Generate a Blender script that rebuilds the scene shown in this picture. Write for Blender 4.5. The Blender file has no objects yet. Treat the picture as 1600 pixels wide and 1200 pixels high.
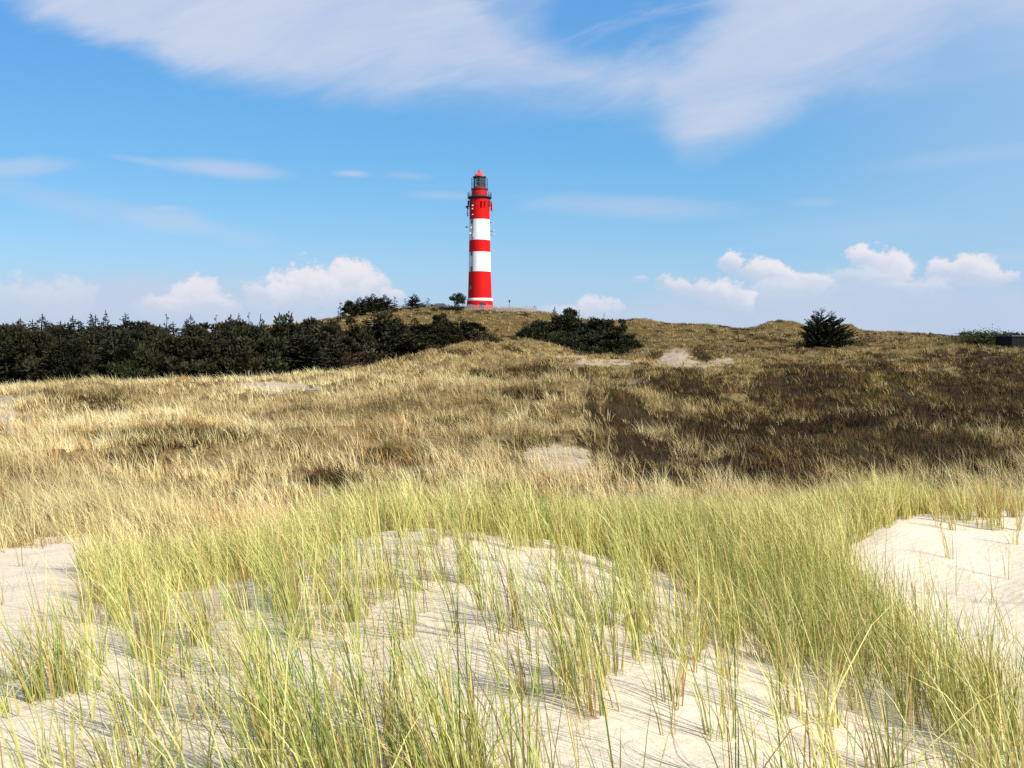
import bpy, math, random
import numpy as np
from mathutils import Vector

# ------------------------------------------------------------------ camera, sky, sun
S = bpy.context.scene
COL = S.collection
F, CX, CY = 1209.0, 800.0, 600.0           # focal length and centre in photo pixels
PITCH = math.atan(75 / F)                  # horizon sits at row 525
SUN_EL, SUN_AZ = math.radians(37), math.radians(127)   # behind the camera, to the right
SUN_STR, SKY_STR, EXPO = 4.8, 0.14, 0.45

cam_d = bpy.data.cameras.new('camera'); cam = bpy.data.objects.new('camera', cam_d); COL.objects.link(cam)
cam_d.sensor_width = 36; cam_d.lens = 36 * F / 1600; cam_d.clip_start = 0.05; cam_d.clip_end = 20000
cam.location = (0, 0, 0); cam.rotation_euler = (math.pi / 2 - PITCH, 0, 0)
S.camera = cam
S.view_settings.view_transform = 'Standard'; S.view_settings.look = 'None'
S.view_settings.exposure = EXPO; S.view_settings.gamma = 1.0
S.render.resolution_x, S.render.resolution_y = 1024, 768
S.cycles.max_bounces = 5; S.cycles.diffuse_bounces = 3; S.cycles.transmission_bounces = 4; S.cycles.transparent_max_bounces = 6
S.cycles.use_denoising = False

sd = bpy.data.lights.new('sun', 'SUN'); so = bpy.data.objects.new('sun', sd); COL.objects.link(so)
sd.energy = SUN_STR; sd.angle = math.radians(0.5); sd.color = (1.0, 0.94, 0.84)
sdir = Vector((math.sin(SUN_AZ) * math.cos(SUN_EL), math.cos(SUN_AZ) * math.cos(SUN_EL), math.sin(SUN_EL)))
so.rotation_euler = (-sdir).to_track_quat('-Z', 'Y').to_euler(); so.location = sdir * 50


def ray(u, v):
    """direction of a photo pixel, scaled to one metre forward: (x/y, z/y)"""
    s, x = (CY - v) / F, (u - CX) / F
    y = math.cos(PITCH) + s * math.sin(PITCH); z = -math.sin(PITCH) + s * math.cos(PITCH)
    return x / y, z / y


class E:
    """tiny expression builder for shader math"""
    nt = None
    def __init__(s, sock): s.s = sock
    @staticmethod
    def op(o, *a, clamp=False):
        n = E.nt.nodes.new('ShaderNodeMath'); n.operation = o; n.use_clamp = clamp
        for i, q in enumerate(a):
            if isinstance(q, E): E.nt.links.new(q.s, n.inputs[i])
            else: n.inputs[i].default_value = float(q)
        return E(n.outputs[0])
    def __add__(s, o): return E.op('ADD', s, o)
    __radd__ = __add__
    def __sub__(s, o): return E.op('SUBTRACT', s, o)
    def __rsub__(s, o): return E.op('SUBTRACT', o, s)
    def __mul__(s, o): return E.op('MULTIPLY', s, o)
    __rmul__ = __mul__
    def __truediv__(s, o): return E.op('DIVIDE', s, o)
    def max(s, o): return E.op('MAXIMUM', s, o)
    def min(s, o): return E.op('MINIMUM', s, o)
    def sat(s): return E.op('ADD', s, 0.0, clamp=True)
    def step(s, a, b):
        n = E.nt.nodes.new('ShaderNodeMapRange'); n.interpolation_type = 'SMOOTHSTEP'
        for i, q in ((0, s), (1, a), (2, b)):
            if isinstance(q, E): E.nt.links.new(q.s, n.inputs[i])
            else: n.inputs[i].default_value = float(q)
        n.inputs[3].default_value = 0; n.inputs[4].default_value = 1
        return E(n.outputs[0])


def curve_node(fac, pts):
    n = E.nt.nodes.new('ShaderNodeFloatCurve'); E.nt.links.new(fac.s, n.inputs['Value'])
    c = n.mapping.curves[0]
    pts = sorted(pts)
    c.points[0].location = pts[0]; c.points[1].location = pts[-1]
    for p in pts[1:-1]: c.points.new(*p)
    n.mapping.use_clip = False; n.mapping.update()
    return E(n.outputs[0])


def noise_node(vec, scale, detail=5, rough=0.55, dist=0.0):
    n = E.nt.nodes.new('ShaderNodeTexNoise'); E.nt.links.new(vec, n.inputs['Vector'])
    n.inputs['Scale'].default_value = scale; n.inputs['Detail'].default_value = detail
    n.inputs['Roughness'].default_value = rough; n.inputs['Distortion'].default_value = dist
    return E(n.outputs['Fac'])


def combine(x, y, z=0.0):
    n = E.nt.nodes.new('ShaderNodeCombineXYZ')
    for i, q in enumerate((x, y, z)):
        if isinstance(q, E): E.nt.links.new(q.s, n.inputs[i])
        else: n.inputs[i].default_value = q
    return n.outputs[0]


def build_world():
    w = bpy.data.worlds.new('World'); S.world = w; w.use_nodes = True
    nt = w.node_tree; nt.nodes.clear(); E.nt = nt
    out = nt.nodes.new('ShaderNodeOutputWorld'); bg = nt.nodes.new('ShaderNodeBackground')
    nt.links.new(bg.outputs[0], out.inputs[0]); bg.inputs[1].default_value = SKY_STR
    sky = nt.nodes.new('ShaderNodeTexSky'); sky.sky_type = 'NISHITA'; sky.sun_disc = False
    sky.sun_elevation = SUN_EL; sky.sun_rotation = SUN_AZ
    sky.air_density = 1.0; sky.dust_density = 0.3; sky.ozone_density = 3.0
    hsv = nt.nodes.new('ShaderNodeHueSaturation'); hsv.inputs['Saturation'].default_value = 1.08
    hsv.inputs['Value'].default_value = 1.0; hsv.inputs['Hue'].default_value = 0.5
    nt.links.new(sky.outputs[0], hsv.inputs['Color'])
    tc = nt.nodes.new('ShaderNodeTexCoord'); sp = nt.nodes.new('ShaderNodeSeparateXYZ')
    nt.links.new(tc.outputs['Generated'], sp.inputs[0])
    X, Y, Z = (E(sp.outputs[i]) for i in range(3))
    Yc = Y.max(0.08); a = X / Yc; e = Z / Yc; front = Y.step(0.1, 0.35)
    # world azimuth (tangent) -1..1 and elevation (tangent) 0..0.5, both to 0..1 for the curves
    t = ((a + 1.0) * 0.5).sat()
    T = lambda u, v: (ray(u, v)[0] + 1) / 2
    H = lambda u, v: ray(u, v)[1] * 2
    big = noise_node(combine(a, e * 2.2), 4.0, 6, 0.6)
    streak = noise_node(combine(a * 1.0 + e * 1.2, e * 5.0 - a * 1.6), 3.2, 7, 0.62, 0.6)
    fine = noise_node(combine(a, e * 1.3), 26.0, 7, 0.6)
    # high veil: its lower edge and how softly it starts
    edge = curve_node(t, [(0.0, H(-420, -80)), (T(-150, -30), H(-150, -30))] + [(T(u, v), H(u, v)) for u, v in (
        (0, 22), (100, 66), (200, 98), (320, 132), (450, 160), (600, 182), (760, 196), (900, 200), (1000, 205), (1045, 245),
        (1085, 268), (1140, 258), (1220, 222), (1320, 186), (1420, 168), (1520, 176), (1600, 190))] + [(1.0, H(1800, 205))]) * 0.5
    soft = curve_node(t, [(0, .07), (T(0, 22), .05), (T(300, 130), .05), (T(600, 180), .085), (T(800, 190), .10), (T(980, 200), .09),
                          (T(1080, 262), .085), (T(1200, 210), .085), (T(1400, 160), .12), (T(1550, 160), .22), (1, .25)])
    d = e - edge + (streak - 0.5) * 0.075 + (big - 0.5) * 0.04
    veil = d.step(-0.006, soft * 1.0) * (0.84 + (streak - 0.5) * 0.75 + (big - 0.5) * 0.3)
    # blue hole and thin gaps in the veil
    def blob(u, v, ru, rv, tilt=0.0, amt=0.5, n=None, lo=1.0, hi=0.2):
        a0, e0 = ray(u, v); ca, sa = math.cos(math.radians(tilt)), math.sin(math.radians(tilt))
        da, de = a - a0, e - e0
        p = (da * ca + de * sa) * (F / ru); q = (de * ca - da * sa) * (F / rv)
        r = E.op('SQRT', p * p + q * q)
        if n is not None: r = r + (n - 0.5) * amt * 2.0
        return r.step(lo, hi)
    hole = blob(965, 28, 185, 92, 3, 0.55, big, 1.15, 0.45)
    hole = hole.max(blob(800, -20, 110, 60, -20, 0.5, streak, 1.1, 0.4) * 0.6)
    hole = hole.max(blob(1540, 120, 120, 70, 20, 0.4, big, 1.3, 0.2) * 0.35)
    veil = veil * (1.0 - hole * (0.95 - (streak - 0.45).step(0.0, 0.25) * 0.4))
    # thin wisps
    wisps = None
    for (u, v, ru, rv, tilt, k) in ((30, 262, 110, 16, 3, .5), (345, 264, 120, 15, -5, .62), (230, 252, 70, 8, -8, .35), (548, 271, 36, 7, -2, .6),
                                   (265, 345, 160, 22, -11, .5), (258, 326, 40, 7, 0, .5), (110, 320, 170, 26, -14, .28), (980, 322, 190, 20, -2, .42),
                                   (690, 305, 60, 8, -2, .28), (640, 275, 40, 7, -3, .25), (1275, 317, 40, 9, 0, .25), (1500, 245, 170, 16, 6, .2),
                                   (1330, 360, 210, 30, 4, .2), (1580, 402, 70, 10, 0, .35)):
        b = blob(u, v, ru, rv, tilt, 0.7, streak, 1.25, 0.1) * k
        wisps = b if wisps is None else wisps.max(b)
    # heaped clouds low over the horizon: puffs with crisp lumpy tops that fade out below
    lump = noise_node(combine(a, e * 1.25), 28.0, 7, 0.68); lump2 = noise_node(combine(a, e * 1.25, 4.0), 11.0, 3, 0.5)
    wob = (lump - 0.5) * 2.4 + (lump2 - 0.5) * 1.5
    puffs, lit = None, None
    for (u, v, ru, rv, tilt, k) in ((545, 445, 50, 30, 0, 1), (492, 456, 62, 30, -4, .95), (432, 462, 48, 26, 0, .85), (585, 458, 28, 24, 20, .8), (612, 468, 17, 15, 0, .7), (300, 472, 46, 24, 5, .8), (258, 480, 40, 18, 0, .65), (335, 480, 40, 18, 0, .6),
                                   (925, 484, 40, 16, 0, .65), (890, 490, 36, 12, 0, .4), (1062, 447, 36, 13, -8, .8), (1112, 456, 46, 17, -16, .85), (1160, 470, 28, 18, -25, .8), (1148, 410, 24, 15, 0, 1), (1180, 420, 30, 18, -10, 1), (1205, 432, 48, 17, -16, 1),
                                   (1262, 442, 36, 13, -6, .85), (1345, 404, 26, 14, -8, .95), (1372, 410, 24, 16, -8, .95), (1392, 424, 48, 24, -20, .9), (1470, 424, 26, 18, 0, .9), (1560, 436, 26, 12, 0, .7), (1430, 452, 60, 14, 0, .4), (1230, 456, 70, 16, 0, .4), (1520, 428, 52, 19, -8, .9), (1360, 440, 70, 20, 0, .45), (1003, 436, 12, 6, 0, .35), (60, 470, 90, 30, 0, .3)):
        a0, e0 = ray(u, v); ca, sa = math.cos(math.radians(tilt)), math.sin(math.radians(tilt)); da, de = a - a0, e - e0
        p = (da * ca + de * sa) * (F / ru / 1.2); q = (de * ca - da * sa) * (F / rv / 1.45)
        r = E.op('SQRT', p * p + q * q) + wob * 0.92
        dn = r.step(1.08, 0.62) * (q + wob * 0.4).step(-1.4, 0.2) * (0.55 + lump * 0.9) * k; tp = r.step(1.02, 0.6) * (q + p * 0.12 + wob * 0.5).step(-0.25, 0.75) * k
        puffs = dn if puffs is None else puffs.max(dn); lit = tp if lit is None else lit.max(tp)
    top = curve_node(t + (lump2 - 0.5) * 0.06, [(0.0, H(-400, 430))] + [(T(u, v), H(u, v)) for u, v in ((-60, 430), (0, 418), (60, 412), (140, 424), (230, 414), (330, 420), (400, 440), (520, 480), (640, 505), (900, 470), (1010, 452), (1120, 436), (1300, 428), (1450, 424), (1600, 436))] + [(1.0, H(1800, 440))]) * 0.5
    bank = (top - e + (lump2 - 0.5) * 0.04 + (fine - 0.5) * 0.02).step(-0.008, 0.035) * (0.5 + (big - 0.5) * 1.4 + (fine - 0.5) * 0.6).sat()
    left = a.step(-0.16, -0.42)
    low = e.step(0.15, 0.0)                                 # pale band by the horizon
    low = low * (0.62 + (big - 0.5) * 0.8 + left * 0.2).sat()
    def mixc(base, col, fac):
        m = nt.nodes.new('ShaderNodeMix'); m.data_type = 'RGBA'
        nt.links.new(fac.s, m.inputs[0]); nt.links.new(base, m.inputs[6])
        if isinstance(col, tuple): m.inputs[7].default_value = (*[((c / 255 + .055) / 1.055) ** 2.4 / 2 ** EXPO / SKY_STR for c in col], 1)
        else: nt.links.new(col, m.inputs[7])
        return m.outputs[2]
    el = e.step(0.0, 0.44)
    g1_ = nt.nodes.new('ShaderNodeValToRGB'); nt.links.new((e * 2.0).sat().s, g1_.inputs[0]); els = g1_.color_ramp.elements
    while len(els) < 4: els.new(.5)
    for q, (pp, cc) in zip(els, ((0.0, (162, 196, 226)), (.18, (136, 193, 229)), (.45, (106, 178, 230)), (.85, (86, 160, 228)))):
        q.position = pp; q.color = (*[((k / 255 + .055) / 1.055) ** 2.4 / 2 ** EXPO for k in cc], 1)
    sc = nt.nodes.new('ShaderNodeVectorMath'); sc.operation = 'SCALE'; nt.links.new(g1_.outputs[0], sc.inputs[0]); sc.inputs['Scale'].default_value = 1 / SKY_STR
    c = mixc(hsv.outputs[0], sc.outputs[0], front * 0.8)
    c = mixc(c, (184, 210, 234), a.step(0.22, 0.75) * front * 0.45)
    c = mixc(c, (176, 198, 228), (low * front).sat())
    c = mixc(c, (202, 213, 234), (veil * front).sat())
    c = mixc(c, (198, 210, 233), (wisps * front).sat())
    c = mixc(c, (200, 211, 231), (bank * front).sat())
    c = mixc(c, (208, 214, 232), (puffs * front * 0.9).sat())
    c = mixc(c, (243, 239, 242), (lit * front * 0.85).sat())
    nt.links.new(c, bg.inputs[0])
    w.cycles.sampling_method = 'MANUAL'; w.cycles.sample_map_resolution = 512


build_world()


# ------------------------------------------------------------------ helpers
rng = np.random.default_rng(7)


def tag(o, label=None, cat=None, group=None, kind=None):
    if label: o['label'] = label
    if cat: o['category'] = cat
    if group: o['group'] = group
    if kind: o['kind'] = kind
    return o


def empty(name, loc=(0, 0, 0), rz=0.0, sc=(1, 1, 1)):
    o = bpy.data.objects.new(name, None); COL.objects.link(o)
    o.location = loc; o.rotation_euler = (0, 0, rz); o.scale = sc; o.empty_display_size = 0.3
    return o


def link(name, mesh, parent=None):
    o = bpy.data.objects.new(name, mesh); COL.objects.link(o)
    if parent is not None: o.parent = parent
    return o


def mesh_np(name, verts, polys, mats, attrs=None, matidx=None, smooth=False):
    """verts Nx3; polys: list of int arrays (k x n)"""
    me = bpy.data.meshes.new(name)
    verts = np.asarray(verts, np.float32)
    me.vertices.add(len(verts)); me.vertices.foreach_set('co', verts.ravel())
    loops = np.concatenate([p.ravel() for p in polys]).astype(np.int32)
    tot = np.concatenate([np.full(len(p), p.shape[1], np.int32) for p in polys])
    start = np.concatenate(([0], np.cumsum(tot)[:-1])).astype(np.int32)
    me.loops.add(len(loops)); me.loops.foreach_set('vertex_index', loops)
    me.polygons.add(len(tot)); me.polygons.foreach_set('loop_start', start); me.polygons.foreach_set('loop_total', tot)
    if matidx is not None: me.polygons.foreach_set('material_index', np.asarray(matidx, np.int32))
    me.polygons.foreach_set('use_smooth', np.full(len(tot), smooth, bool))
    for k, val in (attrs or {}).items():
        at = me.color_attributes.new(k, 'FLOAT_COLOR', 'POINT')
        c = np.ones((len(verts), 4), np.float32); c[:, :val.shape[1]] = val
        at.data.foreach_set('color', c.ravel())
    for m in (mats if isinstance(mats, (list, tuple)) else [mats]): me.materials.append(m)
    me.update(calc_edges=True); me.validate()
    return me


class MB:
    """collects boxes, tubes and lathes into one mesh"""
    def __init__(s): s.v, s.f, s.m = [], [], []
    def add(s, v, f, m=0):
        b = len(s.v); s.v += [tuple(q) for q in v]; s.f += [tuple(b + i for i in q) for q in f]; s.m += [m] * len(f)
    def box(s, c, size, rz=0.0, m=0, taper=1.0):
        hx, hy, hz = size[0] / 2, size[1] / 2, size[2] / 2; ca, sa = math.cos(rz), math.sin(rz); v = []
        for dz, k in ((-hz, 1), (hz, taper)):
            for dx, dy in ((-hx, -hy), (hx, -hy), (hx, hy), (-hx, hy)):
                dx, dy = dx * k, dy * k
                v.append((c[0] + dx * ca - dy * sa, c[1] + dx * sa + dy * ca, c[2] + dz))
        s.add(v, [(0, 3, 2, 1), (4, 5, 6, 7), (0, 1, 5, 4), (1, 2, 6, 5), (2, 3, 7, 6), (3, 0, 4, 7)], m)
    def tube(s, p, q, r0, r1=None, n=8, m=0):
        r1 = r0 if r1 is None else r1; p, q = Vector(p), Vector(q); d = (q - p).normalized()
        a = d.orthogonal().normalized(); b = d.cross(a); v = []
        for c, r in ((p, r0), (q, r1)):
            for i in range(n):
                t = 2 * math.pi * i / n; v.append(c + a * math.cos(t) * r + b * math.sin(t) * r)
        f = [(i, (i + 1) % n, n + (i + 1) % n, n + i) for i in range(n)] + [tuple(range(n))[::-1], tuple(range(n, 2 * n))]
        s.add(v, f, m)
    def path(s, pts, rads, n=6, m=0):
        for i in range(len(pts) - 1): s.tube(pts[i], pts[i + 1], rads[i], rads[i + 1], n, m)
    def lathe(s, prof, n=48, c=(0, 0), mats=None, close=True):
        v = []; f = []; mi = []
        for r, z in prof:
            for i in range(n):
                t = 2 * math.pi * i / n; v.append((c[0] + r * math.sin(t), c[1] - r * math.cos(t), z))
        for k in range(len(prof) - 1):
            for i in range(n):
                j = (i + 1) % n; f.append((k * n + i, k * n + j, (k + 1) * n + j, (k + 1) * n + i)); mi.append(mats[k] if mats else 0)
        if close: f += [tuple(range(n))[::-1], tuple(range((len(prof) - 1) * n, len(prof) * n))]; mi += [mi[0], mi[-1]]
        b = len(s.v); s.v += v; s.f += [tuple(b + i for i in q) for q in f]; s.m += mi
    def ring(s, R, z, r, n=40, c=(0, 0), m=0):
        for i in range(n):
            t0, t1 = 2 * math.pi * i / n, 2 * math.pi * (i + 1) / n
            s.tube((c[0] + R * math.sin(t0), c[1] - R * math.cos(t0), z), (c[0] + R * math.sin(t1), c[1] - R * math.cos(t1), z), r, n=5, m=m)
    def build(s, name, mats, parent=None, smooth=False):
        me = bpy.data.meshes.new(name); me.from_pydata(s.v, [], s.f)
        for m in (mats if isinstance(mats, (list, tuple)) else [mats]): me.materials.append(m)
        me.polygons.foreach_set('material_index', np.array(s.m, np.int32))
        if smooth:
            me.polygons.foreach_set('use_smooth', np.ones(len(s.f), bool))
            try: me.set_sharp_from_angle(angle=math.radians(35))
            except Exception: pass
        me.update()
        return link(name, me, parent)


def hash2(ix, iy, seed):
    h = (ix.astype(np.int64) * 374761393 + iy.astype(np.int64) * 668265263 + seed * 982451653) & 0x7fffffff
    h = ((h ^ (h >> 13)) * 1274126177) & 0x7fffffff
    return ((h ^ (h >> 16)) & 0xffff) / 65535.0


def vnoise(x, y, seed=0):
    x0, y0 = np.floor(x), np.floor(y); fx, fy = x - x0, y - y0
    fx = fx * fx * (3 - 2 * fx); fy = fy * fy * (3 - 2 * fy)
    a, b = hash2(x0, y0, seed), hash2(x0 + 1, y0, seed); c, d = hash2(x0, y0 + 1, seed), hash2(x0 + 1, y0 + 1, seed)
    return (a + (b - a) * fx) * (1 - fy) + (c + (d - c) * fx) * fy


def fbm(x, y, seed=0, octv=4):
    s, amp, tot = 0.0, 0.5, 0.0
    for k in range(octv):
        s = s + amp * vnoise(x * 2 ** k + 17.3 * k, y * 2 ** k - 9.1 * k, seed + k); tot += amp; amp *= 0.5
    return s / tot


def sstep(x, a, b):
    t = np.clip((x - a) / (b - a), 0, 1); return t * t * (3 - 2 * t)


# ------------------------------------------------------------------ terrain heights
# per photo column: (distance forward in m, photo row of the ground there; values under 60 are heights in m instead)
near = [(.5, -1.6), (2.5, -1.65)]
far = [(800, -2.5), (5000, -14)]
C0 = near + [(3.5, 1130), (5, 1000), (7, 930), (9, 878), (12, 850), (16, 806), (22, 762), (32, 702), (45, 655), (58, 626), (70, 608), (76, 604), (86, -5.8),
             (100, -6.2), (150, -5), (250, -3), (400, -1)] + far
COLS = {
    -800: C0, -250: C0, 0: C0,
    200: near + [(3.5, 1130), (5, 1010), (6.5, 955), (8, 910), (10, 868), (12, 852), (16, 806), (22, 762), (32, 700), (45, 652), (58, 622), (70, 604), (76, 601),
                 (86, -5.6), (100, -6.2), (150, -5), (250, -3), (400, -1)] + far,
    400: near + [(3.5, 1120), (5, 1000), (6.5, 930), (7.5, 902), (9, 898), (12, 872), (17, 815), (24, 760), (33, 700), (45, 652), (58, 620), (72, 598), (80, 592),
                 (90, -5.6), (105, -6), (150, -4.5), (200, -1), (240, 2.6), (300, 0), (400, -1)] + far,
    500: near + [(3.5, 1112), (5, 990), (6.5, 915), (8, 858), (9.2, 856), (12, 860), (17, 815), (24, 758), (33, 700), (45, 651), (58, 617), (74, 594), (88, 582),
                 (98, -5.3), (110, -5.4), (150, -3), (195, 0), (225, 4.6), (240, 5), (300, 0), (400, -1)] + far,
    560: near + [(3.5, 1110), (5, 985), (6.5, 905), (8.2, 834), (9.5, 836), (12, 852), (17, 815), (24, 757), (33, 700), (45, 650), (60, 612), (75, 592), (92, 576),
                 (104, -5), (120, -4), (150, -2), (190, 2), (215, 5.4), (232, 488), (246, 487), (270, 5), (320, 0), (400, -1)] + far,
    650: near + [(3.5, 1105), (5, 975), (6.5, 895), (8.5, 821), (9.5, 825), (12, 848), (17, 815), (24, 755), (33, 697), (45, 645), (60, 605), (80, 580), (96, 561),
                 (104, 557), (114, -4.5), (130, -3), (150, -1), (185, 3), (215, 7), (232, 479), (246, 478), (262, 7), (300, 2), (400, -1)] + far,
    740: near + [(3.5, 1105), (5, 975), (6.5, 895), (8.5, 824), (10, 834), (12, 850), (17, 815), (24, 752), (33, 692), (45, 640), (60, 600), (80, 571), (100, 547),
                 (115, 533), (124, 535), (135, -2), (150, -1), (180, 524), (205, 505), (222, 485), (226, 483.5), (236, 481.5), (250, 481), (265, 8), (300, 3), (400, -1)] + far,
    830: near + [(3.5, 1107), (5, 982), (6.5, 903), (8.5, 838), (10, 842), (12, 852), (17, 813), (24, 752), (33, 690), (45, 640), (60, 602), (80, 578), (100, 558),
                 (115, 546), (130, 546), (150, 538), (180, 523), (205, 505), (222, 489), (228, 485), (236, 484), (250, 482), (265, 8), (300, 3), (400, -1)] + far,
    920: near + [(3.5, 1110), (5, 990), (6.5, 915), (8, 864), (9.5, 852), (12, 855), (17, 812), (24, 752), (33, 690), (45, 642), (60, 607), (80, 589), (100, 575),
                 (120, 565), (150, 560), (162, 555), (185, 535), (210, 513), (235, 500), (260, 4), (300, 1), (400, -1)] + far,
    1050: near + [(3.5, 1125), (5, 1010), (6.5, 942), (7.5, 912), (9, 880), (12, 850), (17, 812), (25, 752), (33, 695), (45, 650), (60, 612), (80, 589), (100, 576),
                  (120, 568), (140, 559), (160, 546), (185, 528), (210, 512), (230, 506), (250, 509), (300, 0), (400, -1)] + far,
    1200: near + [(3.5, 1150), (5, 1040), (6, 1000), (7.5, 930), (9.5, 870), (12, 845), (17, 812), (25, 752), (35, 695), (45, 655), (60, 617), (80, 592), (100, 577),
                  (130, 558), (150, 547), (170, 537), (200, 522), (225, 513), (250, 510), (275, 514), (320, -1), (400, -1)] + far,
    1400: [(.5, -1.6), (2.5, -1.7), (3.5, 1190), (5, 1070), (6.5, 990), (8, 920), (10, 850), (12, 806), (13.5, 800), (15, -3.7), (18, -4.2), (25, 752), (35, 695),
           (45, 655), (60, 617), (80, 590), (100, 575), (130, 556), (160, 538), (190, 528), (220, 523), (300, 525), (400, -1)] + far,
    1600: [(.5, -1.6), (2.5, -1.75), (3.5, -2.05), (5, 1090), (6.5, 1000), (8, 930), (10, 865), (12, 815), (14, 800), (15.5, -3.9), (19, -4.3), (25, 752), (35, 695),
           (45, 655), (60, 617), (80, 588), (100, 573), (130, 552), (150, 543), (170, 541), (200, 536), (300, 530), (400, -1.8)] + far,
}
COLS[1900] = COLS[2400] = COLS[1600]
MOUNDS = [(1000, 226, 1.0, 22, 14), (1215, 240, 1.3, 26, 14), (1322, 236, 1.3, 15, 10), (1160, 236, -.9, 26, 16), (1390, 215, .6, 30, 12), (640, 46, .8, 90, 4), (880, 43, .9, 110, 3.6),
          (500, 29, .5, 80, 3), (300, 35, .5, 120, 4), (1420, 41, .7, 150, 4), (1250, 63, 1.0, 190, 5), (140, 60, .8, 80, 5), (1060, 122, 1.3, 55, 7), (1560, 106, .4, 120, 7), (1350, 90, .9, 150, 6),
          (960, 60, -.8, 110, 6), (560, 60, .6, 60, 4), (760, 27, .4, 110, 3), (830, 84, -.8, 60, 5), (1120, 170, .9, 60, 8), (1450, 150, .5, 60, 8), (1540, 142, -.4, 60, 24)]
LD0, LD1, NLD = math.log(.4), math.log(5000), 700
UG = np.arange(-800, 2401, 10.0); LG = np.linspace(LD0, LD1, NLD)


def build_table():
    us = sorted(COLS); rows = []
    for u in us:
        ds, zs = [], []
        for d, v in COLS[u]:
            ds.append(math.log(d)); zs.append(v if v < 60 else d * ray(u, v)[1])
        rows.append(np.interp(LG, ds, zs))
    rows = np.array(rows)
    T = np.array([np.interp(UG, us, rows[:, j]) for j in range(NLD)])      # NLD x NU
    def blur(A, sig, ax):
        n = int(sig * 3) + 1; k = np.exp(-.5 * (np.arange(-n, n + 1) / sig) ** 2); k /= k.sum()
        A = np.moveaxis(A, ax, 0); P = np.pad(A, ((n, n), (0, 0)), mode='edge'); o = sum(k[i] * P[i:i + A.shape[0]] for i in range(2 * n + 1))
        return np.moveaxis(o, 0, ax)
    return blur(blur(T, 2.0, 1), 2.4, 0)


TAB = build_table()


def uof(x, y): return CX + F * x / np.maximum(y, 1e-3)


def ground(x, y, detail=True):
    x, y = np.asarray(x, float), np.asarray(y, float); r = np.hypot(x, y) + 1e-6
    d = np.maximum(y, r * 0.5); u = np.clip(CX + F * x / d, -795, 2395)
    ld = np.clip(np.log(np.maximum(d, .41)), LD0, LD1 - 1e-6)
    fu = (u + 800) / 10; fl = (ld - LD0) / (LD1 - LD0) * (NLD - 1)
    iu, il = np.clip(fu.astype(int), 0, len(UG) - 2), np.clip(fl.astype(int), 0, NLD - 2); tu, tl = fu - iu, fl - il
    z = (TAB[il, iu] * (1 - tu) + TAB[il, iu + 1] * tu) * (1 - tl) + (TAB[il + 1, iu] * (1 - tu) + TAB[il + 1, iu + 1] * tu) * tl
    for (mu, md, amp, su, sd_) in MOUNDS: z = z + 1.4 * amp * np.exp(-.5 * ((u - mu) / su) ** 2 - .5 * ((d - md) / sd_) ** 2)
    if detail:
        k1 = sstep(r, 12, 30) * (1 - sstep(r, 500, 1500))
        z = z + k1 * ((fbm(x / 11, y / 7, 3) - .5) * 1.5 + (fbm(x / 2.8, y / 2.2, 5, 3) - .5) * .6 + (.62 - 2.2 * np.abs(fbm(x / 13 + .3 * y / 13, y / 8, 15, 3) - .5) * 1.6 - .12) * 1.05 - .35 * sstep(r, 25, 45)) * (1 - .45 * sstep(r, 200, 226) * (1 - sstep(r, 245, 260)))
        k2 = sstep(r, 60, 150)
        z = z + k2 * (fbm(x / 30, y / 30, 9) - .5) * 1.6 * (1 - .9 * sstep(r, 195, 222) * (1 - sstep(r, 250, 280)) * (np.abs(x + 10) < 60))
        k3 = 1 - sstep(r, 10, 16)
        z = z + k3 * ((fbm(x / 1.1, y / 1.1, 21, 3) - .5) * .16 + (fbm(x / .32, y / .32, 25, 2) - .5) * .035) * sstep(r, .8, 2.5)
    return z


def g1(x, y): return float(ground(np.array([x]), np.array([y]))[0])


def spot(u, d):
    """world point on the ground in the direction of photo column u, d metres forward"""
    x = (u - CX) / F * d; return Vector((x, d, g1(x, d)))


def project(x, y, z):
    c, s = math.cos(PITCH), math.sin(PITCH); dep = y * c - z * s; up = y * s + z * c
    return CX + F * x / np.maximum(dep, .01), CY - F * up / np.maximum(dep, .01)


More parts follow.
